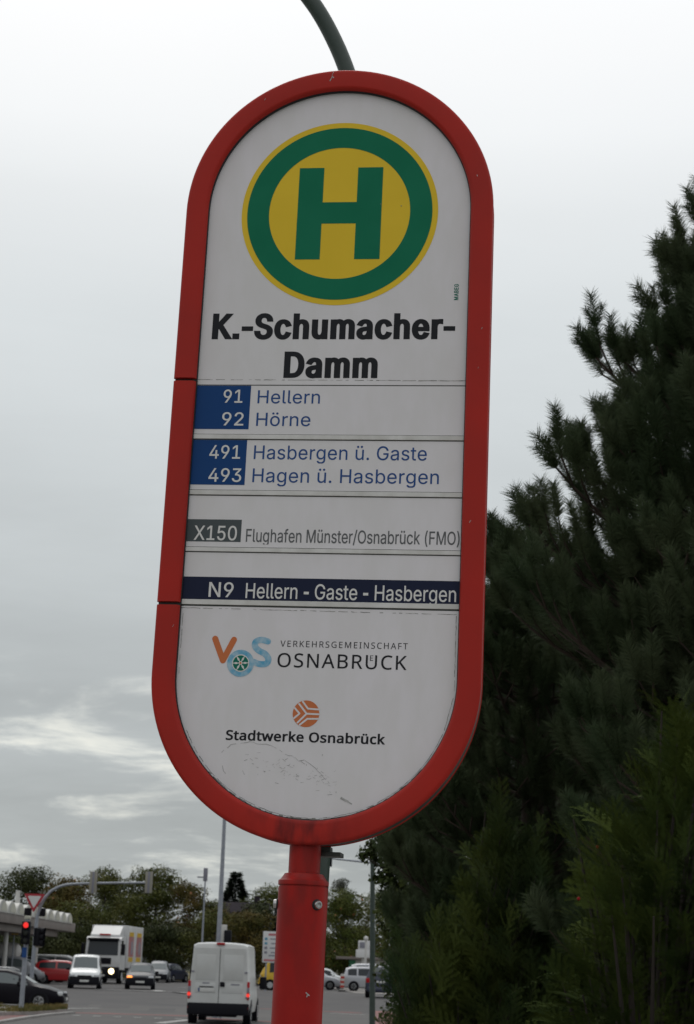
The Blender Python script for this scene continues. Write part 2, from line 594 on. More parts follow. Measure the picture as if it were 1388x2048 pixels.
# tufted grass on the island
rng = np.random.RandomState(5)
g = []
poly = [Vector((x, y)) for x, y in pts_i]
cx_, cy_ = sum(p.x for p in poly) / 6, sum(p.y for p in poly) / 6
for i in range(9000):
    e = rng.randint(6)
    a, b = poly[e], poly[(e + 1) % 6]
    s, t = rng.rand(2)
    if s + t > 1:
        s, t = 1 - s, 1 - t
    x, y = cx_ + (a.x - cx_) * s + (b.x - cx_) * t, cy_ + (a.y - cy_) * s + (b.y - cy_) * t
    clump = .5 + .5 * math.sin(x * 2.3 + 1.3 * math.sin(y * 1.9))
    h = (.03 + .20 * clump * clump) * (.4 + .6 * rng.rand())
    an = rng.rand() * 6.3
    w = .02
    lx, ly = (rng.rand(2) - .5) * h
    g += [(x - w * math.cos(an), y - w * math.sin(an), .12), (x + w * math.cos(an), y + w * math.sin(an), .12), (x + lx, y + ly, .12 + h)]
tag(fast_mesh('grass', g, 3, 'grass_green'), kind='stuff')


GLYPHS_A = ''' |188|
(|273|89,207 1,28 2,29 4,29 5,31 6,30 7,30 8,29 10,28 10,27 11,26 11,23 13,22 59,0 -13,-27 -11,-27 -11,-28 -10,-29 -9,-29 -8,-29 -7,-28 -6,-29 -4,-28 -3,-27 -2,-26 -1,-25 1,-23 2,-23 2,-23 4,-23 5,-24 7,-24 7,-25 9,-26 10,-26 11,-28 13,-28 14,-30 -59,0 -17,30 -15,30 -13,30 -11,30 -10,31 -8,30 -6,31 -4,30 -3,30
)|273|37,-96 15,30 12,29 12,28 10,27 9,26 7,25 6,24 5,23 5,31 3,30 1,30 -1,25 -2,26 -3,27 -4,28 -6,29 -7,28 -8,29 -9,29 -9,29 -11,28 -12,27 -13,27 60,0 12,-22 12,-23 10,-26 11,-27 9,-28 8,-29 8,-30 6,-31 5,-30 3,-29 2,-29 1,-28 -1,-31 -3,-31 -4,-30 -6,-31 -9,-31 -9,-30 -12,-30 -13,-30 -14,-30 -16,-29
-|453|337,244 0,-56 -223,0 0,56
.|188|95,-4 -17,3 -15,10 -10,15 -3,17 3,18 10,14 15,10 17,4 18,-4 15,-10 10,-14 3,-18 -3,-17 -10,-15 -15,-10
/|249|235,533 -164,-609 -57,0 164,609
0|453|227,-7 -28,2 -25,6 -23,10 -21,13 -19,17 -16,21 -15,24 -11,27 -8,25 -6,26 -4,28 -2,30 -1,32 1,32 2,30 4,28 6,26 8,25 12,27 14,25 17,20 18,17 21,14 23,10 26,6 27,2 27,-2 25,-6 23,-10 21,-14 19,-17 16,-20 14,-25 12,-27 8,-25 6,-26 4,-28 2,-30 1,-32 -1,-32 -2,-30 -4,-28 -6,-26 -8,-25 -11,-27 -14,-24 -17,-21 -19,-17 -21,-13 -23,-10 -25,-6;227,50 23,2 21,8 19,14 16,18 14,24 10,28 6,24 4,26 3,29 1,31 -1,31 -3,29 -4,27 -6,24 -10,28 -14,23 -16,19 -19,14 -21,8 -23,3 -24,-3 -21,-8 -19,-14 -16,-19 -13,-23 -11,-28 -6,-24 -4,-27 -3,-29 -1,-31 1,-31 3,-29 4,-26 6,-24 11,-28 13,-24 16,-18 19,-14 21,-8
1|453|76,0 0,55 315,0 0,-55;276,509 0,-509 -64,0 0,448 -3,0 -123,-90 0,69 112,82
2|453|64,0 0,47 170,182 48,53 12,16 9,14 8,15 5,14 3,15 1,15 -1,18 -4,16 -7,14 -10,12 -11,10 -14,8 -15,6 -17,3 -17,2 -19,-2 -17,-4 -16,-7 -13,-9 -11,-11 -9,-14 -7,-15 -4,-17 -1,-19 -61,0 2,29 7,27 11,24 16,22 19,18 22,14 25,11 28,6 29,3 29,-3 27,-6 25,-10 22,-15 18,-17 15,-20 11,-22 7,-25 2,-26 -1,-18 -3,-18 -6,-18 -8,-19 -12,-19 -15,-21 -14,-18 -16,-18 -18,-21 -21,-22 -114,-120 0,-3 236,0 0,-57
3|453|218,-7 -30,2 -29,6 -26,9 -25,12 -20,16 -18,19 -13,22 -9,25 -4,28 65,0 3,-17 6,-15 8,-13 11,-11 13,-10 15,-7 17,-5 18,-3 19,-1 20,1 19,4 17,6 16,8 13,11 11,13 8,15 5,17 1,20 -1,18 -5,17 -7,16 -10,15 -14,12 -17,11 -21,7 -25,5 -28,2 -44,0 0,51 131,149 0,4 -218,0 0,57 302,0 0,-48 -161,-183 0,11 28,1 25,-2 23,-4 21,-8 25,-14 21,-18 17,-22 12,-24 8,-25 2,-28 -3,-29 -7,-26 -13,-24 -16,-21 -21,-18 -24,-15 -21,-8 -22,-6 -23,-4
4|453|40,105 0,53 207,351 64,0 -202,-343 0,-3 304,0 0,-58;282,0 0,121 0,25 0,172 61,0 0,-318
5|453|221,-7 -29,2 -27,6 -25,10 -22,14 -19,16 -16,19 -12,22 -8,23 -3,25 62,0 5,-22 11,-19 10,-11 12,-10 13,-8 15,-6 16,-3 17,-1 20,1 18,5 17,8 15,11 13,14 10,15 8,18 4,19 2,21 -2,21 -5,20 -7,18 -11,16 -13,14 -15,11 -18,8 -19,5 -20,2 -17,-1 -17,-3 -17,-5 -22,-10 -17,-12 -61,7 29,256 270,0 0,-57 -215,0 -17,-151 2,0 12,10 14,7 16,7 16,5 18,3 17,1 23,-2 22,-4 20,-7 19,-10 17,-12 15,-14 13,-16 12,-18 9,-20 7,-21 4,-23 1,-24 -3,-31 -7,-30 -12,-26 -17,-24 -20,-20 -23,-17 -27,-12 -29,-7
9|453|226,516 30,-3 29,-7 25,-12 23,-16 19,-20 16,-24 12,-26 7,-30 2,-31 -2,-25 -5,-26 -9,-26 -10,-22 -13,-24 -16,-27 -19,-29 -115,-168 -70,0 171,248 6,0 -20,-27 -30,-19 -19,-6 -20,-1 -30,2 -27,6 -24,11 -21,15 -18,18 -15,22 -11,25 -6,27 -2,31 2,30 7,29 12,25 16,23 19,20 23,15 25,12 28,7;226,460 -19,-1 -17,-5 -16,-8 -14,-11 -12,-12 -10,-16 -7,-17 -4,-18 -2,-20 2,-21 4,-18 7,-18 10,-15 12,-12 14,-11 16,-7 17,-5 19,-2 19,2 18,4 16,8 14,10 12,13 9,15 8,17 4,18 1,20 -1,21 -4,19 -8,17 -9,15 -12,13 -14,11 -16,8 -18,5
A|480|16,0 185,509 75,0 187,-509 -68,0 -108,302 -23,70 -32,106 13,0 -32,-107 -22,-69 -106,-302;110,142 0,57 260,0 0,-57
B|456|60,0 0,509 181,0 33,-2 30,-6 25,-10 21,-14 17,-16 14,-19 9,-21 6,-23 2,-24 -1,-21 -4,-17 -6,-16 -9,-13 -10,-12 -12,-9 -13,-8 -14,-6 -14,-5 0,-5 16,-2 16,-6 16,-9 15,-11 13,-14 11,-17 9,-19 5,-23 2,-25 -2,-25 -6,-23 -10,-21 -14,-19 -18,-17 -24,-13 -20,-8 -23,-6 -26,-3 -28,-1;125,57 120,0 36,3 28,7 21,13 14,16 9,19 2,22 -1,16 -4,16 -8,15 -9,13 -13,12 -14,9 -17,7 -20,4 -21,2 -123,0;125,285 113,0 18,2 17,3 15,6 14,8 12,10 9,12 7,14 5,15 1,17 -3,21 -7,19 -13,17 -19,13 -24,7 -30,3 -115,0
D|502|219,0 -123,0 0,57 119,0 29,1 28,5 24,7 22,11 19,13 17,16 14,18 11,21 9,23 6,26 4,28 1,29 -1,30 -4,27 -6,25 -9,24 -15,27 -20,22 -24,18 -21,10 -24,8 -26,4 -28,2 -128,0 0,57 132,0 36,-2 33,-6 31,-9 28,-14 24,-17 22,-20 19,-23 15,-27 11,-24 7,-25 6,-27 3,-29 2,-31 -2,-31 -3,-29 -6,-27 -8,-26 -10,-23 -16,-27 -19,-24 -22,-20 -25,-17 -29,-14 -31,-9 -35,-6;125,509 0,-509 -65,0 0,509
E|419|60,0 0,509 312,0 0,-57 -247,0 0,-166 230,0 0,-57 -230,0 0,-172 250,0 0,-57
F|410|60,0 0,509 309,0 0,-57 -244,0 0,-174 221,0 0,-57 -221,0 0,-221
G|520|269,-7 -33,2 -31,6 -29,10 -27,14 -24,18 -21,21 -19,24 -16,28 -10,24 -8,26 -6,28 -4,29 -1,31 1,31 4,30 6,28 8,26 10,24 16,28 18,24 22,21 24,18 26,14 28,10 30,6 32,2 26,-2 25,-4 24,-6 23,-10 21,-11 19,-14 18,-16 15,-17 13,-20 11,-21 8,-22 6,-24 -66,0 -6,16 -7,14 -8,14 -9,13 -10,11 -12,10 -12,9 -14,7 -15,5 -15,5 -17,2 -18,1 -29,-3 -27,-8 -26,-13 -23,-18 -19,-22 -16,-28 -9,-24 -7,-26 -4,-29 -2,-31 2,-31 4,-29 7,-26 9,-23 16,-28 20,-22 23,-19 26,-13 28,-7 31,-3 27,2 26,6 23,10 20,14 17,17 14,21 11,24 6,26 2,29 19,-3 -151,0 0,57 195,0 0,-56 -2,-30 -5,-29 -8,-26 -12,-24 -15,-22 -17,-19 -20,-17 -22,-14 -25,-11 -26,-8 -28,-5
H|517|60,0 0,509 65,0 0,-220 267,0 0,220 65,0 0,-509 -65,0 0,232 -267,0 0,-232
I|300|31,0 0,57 87,0 0,395 -87,0 0,57 238,0 0,-57 -86,0 0,-395 86,0 0,-57
K|467|104,145 0,71 35,45 35,42 38,41 152,165 84,0 -217,-233 -3,0;60,0 0,509 65,0 0,-175 -1,-109 1,-32 0,-193;372,0 -184,259 40,50 221,-309
M|628|60,0 0,509 92,0 125,-322 10,-28 12,-36 12,-39 11,-35 -15,0 11,34 12,38 12,37 10,29 124,322 92,0 0,-509 -64,0 0,291 0,36 1,42 1,44 1,44 6,0 -15,-48 -16,-46 -15,-41 -11,-31 -114,-291 -56,0 -116,291 -11,30 -14,40 -16,47 -17,49 7,0 1,-41 1,-44 1,-44 0,-37 0,-291
N|523|60,0 0,509 76,0 207,-326 20,-32 25,-44 26,-52 -9,-1 -4,54 -2,49 0,38 0,314 64,0 0,-509 -76,0 -185,290 -25,41 -29,50 -40,71 11,2 3,-70 2,-56 1,-37 0,-291
O|533|267,-7 -32,2 -30,6 -28,10 -27,14 -24,17 -21,21 -19,25 -16,27 -11,25 -8,26 -6,27 -4,30 -1,31 1,31 4,30 6,28 8,26 11,24 16,28 19,24 21,21 24,18 27,14 28,10 30,6 32,2 32,-2 30,-6 28,-10 27,-14 24,-18 21,-21 19,-24 16,-28 10,-24 8,-26 6,-28 4,-30 1,-31 -1,-31 -4,-30 -6,-27 -8,-26 -10,-25 -16,-27 -19,-25 -21,-21 -24,-17 -27,-14 -28,-10 -30,-6;267,53 29,2 28,8 25,13 23,18 20,22 16,28 10,24 7,26 4,29 1,31 -1,32 -4,28 -7,27 -10,24 -16,27 -20,23 -23,18 -25,13 -28,7 -29,3 -30,-3 -27,-8 -26,-12 -23,-18 -19,-23 -17,-28 -9,-24 -7,-26 -4,-29 -2,-31 2,-31 4,-29 7,-26 9,-24 17,-27 19,-23 23,-18 26,-13 27,-8
P|445|60,0 0,509 175,0 28,-2 26,-4 23,-6 20,-10 24,-16 19,-19 15,-22 10,-26 7,-27 2,-29 -2,-30 -7,-27 -10,-26 -15,-22 -19,-20 -24,-16 -20,-9 -23,-7 -26,-4 -28,-1 -126,0 0,56 124,0 24,2 22,4 18,8 15,10 12,13 9,15 6,16 4,18 1,20 -1,19 -4,18 -6,17 -9,14 -12,12 -15,11 -18,7 -22,5 -25,1 -107,0 0,-452
S|447|224,-9 -27,1 -25,4 -23,5 -21,8 -26,14 -21,17 -17,20 -13,23 -9,26 -4,28 66,0 4,-19 6,-16 9,-14 13,-12 14,-10 16,-7 19,-6 19,-3 20,-1 22,1 21,4 19,6 17,9 14,10 12,13 9,14 6,16 2,17 -4,22 -10,18 -16,14 -20,12 -51,17 -61,17 -30,10 -26,11 -23,14 -19,15 -19,24 -11,28 -4,31 2,28 8,25 13,23 17,20 21,16 25,14 20,8 22,5 23,3 24,2 32,-2 30,-6 27,-10 24,-14 20,-16 17,-19 13,-22 8,-24 3,-25 -64,0 -5,24 -12,19 -18,16 -22,12 -26,7 -29,3 -21,-2 -19,-3 -18,-6 -15,-8 -13,-10 -10,-12 -11,-20 -3,-22 4,-24 12,-18 11,-10 13,-9 14,-7 43,-15 52,-14 48,-15 16,-8 16,-8 15,-10 13,-12 12,-13 11,-15 7,-18 5,-19 1,-22 -2,-27 -7,-25 -13,-23 -16,-21 -21,-18 -26,-14 -21,-9 -24,-6 -26,-4
T|449|32,452 0,57 385,0 0,-57 -160,0 0,-452 -64,0 0,452
U|517|259,-8 -29,1 -27,5 -26,7 -23,10 -21,13 -19,15 -16,17 -13,20 -11,21 -8,23 -4,24 -2,25 0,336 64,0 0,-331 2,-23 6,-22 9,-20 12,-18 16,-15 18,-12 21,-9 24,-6 27,-1 26,1 24,6 22,9 18,12 15,15 13,18 8,20 6,22 2,23 0,331 64,0 0,-336 -1,-25 -5,-24 -8,-23 -10,-21 -14,-20 -16,-17 -19,-15 -21,-13 -23,-10 -25,-7 -27,-5
X|474|18,0 199,284 0,-48 -188,273 75,0 74,-109 26,-39 19,-32 20,-37 -11,0 20,37 20,32 26,39 76,109 72,0 -187,-270 0,48 197,-287 -74,0 -90,129 -24,36 -18,30 -20,36 14,0 -19,-35 -19,-30 -24,-37 -91,-129
a|389|160,-9 -23,2 -22,4 -21,8 -18,10 -16,14 -12,16 -10,18 -6,21 -2,24 2,20 4,18 7,15 10,13 11,10 14,9 14,7 16,6 17,5 53,9 56,7 31,8 11,20 0,2 -3,22 -6,18 -11,14 -16,11 -20,7 -24,2 -18,-1 -15,-3 -14,-5 -31,-21 -18,-27 -59,17 10,22 13,18 15,15 16,12 19,10 19,7 20,5 20,3 21,1 45,-5 16,-4 16,-6 15,-9 14,-10 12,-14 10,-16 8,-19 5,-23 2,-27 0,-251 -60,0 0,52 -5,0 -20,-27 -16,-13 -21,-11 -16,-5 -18,-3;170,45 22,2 19,4 17,8 14,9 12,12 9,13 7,15 4,14 2,16 0,52 -17,-8 -28,-6 -31,-5 -25,-3 -41,-9 -17,-9 -14,-11 -8,-15 -3,-19 2,-18 8,-15 12,-11 16,-9 19,-5
b|424|229,-8 -21,1 -19,4 -17,7 -19,13 -15,14 -20,28 -6,0 0,-59 -59,0 0,509 61,0 0,-190 4,0 19,27 15,14 19,13 17,6 19,4 22,1 30,-2 28,-8 26,-13 22,-19 19,-22 16,-27 9,-23 6,-25 4,-27 1,-29 -1,-29 -4,-27 -6,-25 -9,-24 -15,-27 -19,-23 -23,-18 -25,-13 -28,-9;220,47 22,2 20,6 17,11 15,14 12,17 10,20 7,22 4,24 1,26 -1,26 -4,24 -7,22 -9,20 -12,17 -15,13 -18,11 -19,6 -23,2 -22,-2 -20,-6 -17,-10 -14,-13 -13,-17 -9,-19 -7,-22 -4,-25 -1,-27 1,-27 4,-24 7,-23 10,-20 12,-17 15,-13 17,-10 19,-6
c|396|207,-8 -25,1 -23,5 -22,8 -20,10 -19,14 -16,16 -14,18 -12,21 -10,23 -6,25 -4,26 -2,28 2,29 4,27 6,25 10,23 12,21 14,18 16,16 19,14 20,11 22,7 23,5 25,1 19,0 17,-3 17,-4 16,-6 15,-7 14,-8 13,-10 12,-11 10,-13 9,-14 7,-15 6,-16 -59,-15 -13,27 -20,22 -28,14 -35,5 -23,-2 -21,-7 -18,-11 -15,-14 -12,-18 -10,-20 -6,-22 -4,-24 -2,-25 2,-24 4,-24 6,-22 10,-20 12,-17 15,-14 18,-11 21,-6 23,-3 36,6 28,14 21,23 12,28 59,-15 -6,-16 -7,-16 -9,-14 -10,-13 -12,-11 -13,-11 -14,-9 -15,-7 -16,-6 -17,-4 -18,-2
e|404|212,-8 -27,1 -24,5 -23,8 -21,10 -19,14 -16,16 -14,18 -12,21 -10,23 -6,24 -5,27 -1,28 1,28 4,27 7,25 9,23 12,21 14,18 16,17 18,13 20,11 22,8 23,5 25,1 21,-1 20,-3 20,-6 19,-8 18,-11 16,-14 15,-17 13,-19 10,-23 8,-26 5,-29 1,-33 0,-25 -296,0 0,52 263,0 -28,-19 -2,24 -4,22 -6,21 -10,17 -11,15 -14,13 -17,9 -19,5 -22,2 -22,-2 -19,-5 -18,-10 -15,-12 -12,-15 -10,-16 -7,-19 -5,-20 -1,-20 0,-33 2,-27 4,-24 8,-21 11,-18 14,-15 16,-12 18,-8 21,-5 22,-2 22,2 20,5 17,8 14,12 12,15 9,17 59,-14 -7,-19 -10,-17 -13,-16 -15,-13 -18,-12 -19,-10 -22,-7 -24,-4
f|254|228,379 0,-52 -222,0 0,52;81,0 0,432 1,20 5,18 9,16 11,13 13,11 15,9 17,6 17,4 18,1 35,-3 21,-6 -16,-53 -12,4 -20,2 -24,-4 -17,-10 -9,-17 -3,-24 0,-419
g|425|207,-151 -27,2 -24,3 -22,6 -20,8 -17,10 -15,12 -12,13 -11,13 -8,15 50,28 21,-25 14,-12 18,-10 15,-5 18,-3 20,-1 29,2 25,8 21,12 16,17 10,24 3,28 0,74 -5,0 -19,-27 -15,-13 -20,-12 -16,-6 -19,-4 -22,-1 -30,2 -27,7 -25,13 -23,16 -19,22 -16,25 -9,22 -7,24 -4,27 -1,28 1,29 4,26 7,25 9,22 16,27 19,22 22,19 26,13 28,8 30,2 22,-1 19,-4 16,-6 20,-13 15,-14 20,-27 5,0 0,60 59,0 0,-388 -2,-31 -7,-27 -13,-23 -16,-19 -20,-15 -23,-12 -26,-8 -28,-5;205,59 22,2 19,5 18,9 14,12 12,16 10,18 7,21 4,24 1,27 -1,26 -4,23 -7,22 -9,19 -12,16 -15,13 -17,10 -20,6 -22,2 -23,-2 -19,-6 -18,-10 -15,-14 -12,-16 -9,-20 -7,-21 -4,-23 -2,-25 2,-26 4,-23 7,-21 9,-19 13,-16 14,-12 18,-10 20,-5
h|410|114,227 0,-227 -61,0 0,509 61,0 0,-222 -12,0 14,32 16,25 20,18 23,12 25,8 27,2 25,-1 23,-6 20,-8 18,-13 15,-16 13,-19 9,-23 5,-27 2,-31 0,-240 -61,0 0,235 -3,28 -7,23 -13,18 -17,14 -21,8 -25,3 -18,-1 -16,-4 -15,-7 -14,-9 -11,-11 -10,-14 -7,-17 -4,-18
k|381|110,137 0,75 11,0 163,167 76,0 -176,-180 -7,0;53,0 0,509 61,0 0,-509;294,0 -146,186 43,43 181,-229
l|189|139,-2 -27,2 -21,8 -17,12 -12,17 -7,22 -2,25 0,425 61,0 0,-410 1,-22 5,-15 10,-8 16,-2 14,1 10,1 11,-51 -19,-4
m|610|53,0 0,379 59,0 0,-84 -4,0 6,19 8,17 10,15 12,12 14,10 14,8 15,6 16,3 16,1 26,-3 23,-8 19,-14 16,-19 11,-22 7,-25 -9,0 6,17 8,17 11,14 13,13 14,10 17,9 17,6 19,4 20,1 21,-1 20,-5 19,-8 17,-11 15,-15 12,-18 9,-21 5,-24 2,-28 0,-255 -61,0 0,254 -3,25 -8,19 -12,15 -17,10 -18,6 -19,1 -17,-1 -15,-3 -13,-6 -16,-13 -13,-17 -7,-20 -3,-23 0,-247 -61,0 0,260 -2,20 -7,17 -12,14 -15,11 -18,6 -21,2 -21,-2 -20,-8 -18,-13 -14,-18 -7,-15 -4,-17 -1,-19 0,-238
n|410|114,227 0,-227 -61,0 0,379 59,0 0,-92 -10,0 14,32 16,25 20,18 23,12 25,8 27,2 25,-1 23,-6 20,-8 18,-13 15,-16 13,-19 9,-23 5,-27 2,-31 0,-240 -61,0 0,235 -3,28 -7,23 -13,18 -17,14 -21,8 -25,3 -18,-1 -16,-4 -15,-7 -14,-9 -11,-11 -10,-14 -7,-17 -4,-18
o|415|207,-8 -25,1 -23,5 -22,8 -20,10 -19,14 -16,16 -14,18 -12,21 -10,23 -6,25 -4,26 -2,28 2,29 4,27 6,25 10,23 12,21 14,18 16,16 19,14 20,11 22,7 23,5 25,1 26,-1 23,-5 22,-7 21,-11 18,-14 16,-16 14,-18 12,-21 10,-23 7,-25 4,-27 1,-29 -1,-28 -4,-26 -7,-25 -10,-23 -12,-21 -14,-18 -16,-16 -18,-14 -21,-10 -22,-8 -23,-5;207,46 24,3 21,6 18,11 15,14 13,17 9,20 7,22 4,24 1,24 -1,25 -4,24 -7,22 -9,20 -13,18 -15,14 -18,11 -21,7 -24,2 -23,-2 -21,-7 -18,-11 -15,-14 -12,-18 -10,-20 -6,-22 -4,-24 -2,-25 2,-24 4,-24 6,-22 10,-20 12,-17 15,-14 18,-11 21,-6
r|259|53,0 0,379 59,0 0,-58 3,0 9,18 13,15 15,13 19,10 20,6 22,2 16,-1 14,0 0,-62 -13,2 -23,2 -17,-2 -16,-3 -15,-6 -13,-9 -11,-10 -9,-12 -7,-15 -4,-15 -1,-17 0,-237
s|365|182,-8 -25,1 -24,4 -21,6 -19,9 -17,12 -14,14 -12,16 -9,19 -5,21 58,13 7,-20 10,-15 13,-12 17,-8 19,-5 21,-2 25,2 21,6 17,9 14,12 7,14 3,15 -3,18 -11,15 -11,8 -14,6 -17,5 -63,15 -31,10 -26,12 -20,16 -14,19 -8,22 -3,25 2,21 6,19 10,18 14,15 16,13 20,10 22,8 24,5 26,1 25,-1 22,-4 20,-7 17,-9 15,-11 13,-13 10,-15 9,-16 6,-18 -56,-13 -6,14 -8,13 -11,12 -15,9 -18,6 -23,2 -21,-2 -19,-5 -16,-9 -12,-12 -8,-13 -2,-15 3,-19 12,-15 12,-8 16,-6 20,-6 57,-14 32,-9 26,-13 19,-16 14,-18 8,-22 3,-24 -2,-22 -6,-20 -11,-18 -14,-16 -17,-13 -21,-12 -24,-8 -26,-5
t|227|204,379 0,-52 -198,0 0,52;65,471 61,0 0,-373 2,-22 8,-15 14,-8 20,-3 15,1 17,3 11,-52 -21,-5 -24,-1 -30,3 -25,8 -21,14 -15,20 -9,23 -3,29
u|410|182,-5 -24,2 -23,5 -20,9 -18,12 -15,16 -13,20 -9,23 -6,27 -1,30 0,240 61,0 0,-235 2,-27 8,-23 13,-19 17,-14 21,-8 25,-3 18,1 16,4 15,7 14,9 11,12 9,14 7,16 5,19 1,21 0,226 61,0 0,-379 -59,0 0,92 9,0 -13,-32 -17,-25 -20,-18 -23,-12 -25,-8
ö|415|207,-8 -25,1 -23,5 -22,8 -20,10 -19,14 -16,16 -14,18 -12,21 -10,23 -6,25 -4,26 -2,28 2,29 4,27 6,25 10,23 12,21 14,18 16,16 19,14 20,11 22,7 23,5 25,1 26,-1 23,-5 22,-7 21,-11 18,-14 16,-16 14,-18 12,-21 10,-23 7,-25 4,-27 1,-29 -1,-28 -4,-26 -7,-25 -10,-23 -12,-21 -14,-18 -16,-16 -18,-14 -21,-10 -22,-8 -23,-5;207,46 24,3 21,6 18,11 15,14 13,17 9,20 7,22 4,24 1,24 -1,25 -4,24 -7,22 -9,20 -13,18 -15,14 -18,11 -21,7 -24,2 -23,-2 -21,-7 -18,-11 -15,-14 -12,-18 -10,-20 -6,-22 -4,-24 -2,-25 2,-24 4,-24 6,-22 10,-20 12,-17 15,-14 18,-11 21,-6;279,443 -15,3 -13,9 -9,13 -3,15 3,16 9,13 13,8 15,3 16,-3 13,-8 9,-13 3,-16 -3,-15 -9,-13 -13,-9;136,443 -16,3 -13,9 -9,13 -3,15 3,16 9,13 13,8 16,3 15,-3 13,-8 9,-13 3,-16 -3,-15 -9,-13 -13,-9
ü|410|182,-5 -24,2 -23,5 -20,9 -18,12 -15,16 -13,20 -9,23 -6,27 -1,30 0,240 61,0 0,-235 2,-27 8,-23 13,-19 17,-14 21,-8 25,-3 18,1 16,4 15,7 14,9 11,12 9,14 7,16 5,19 1,21 0,226 61,0 0,-379 -59,0 0,92 9,0 -13,-32 -17,-25 -20,-18 -23,-12 -25,-8;277,443 -16,3 -13,9 -9,13 -3,15 3,16 9,13 13,8 16,3 15,-3 13,-8 9,-13 3,-16 -3,-15 -9,-13 -13,-9;133,443 -15,3 -14,9 -8,13 -3,15 3,16 8,13 14,8 15,3 16,-3 13,-8 8,-13 3,-16 -3,-15 -8,-13 -13,-9'''
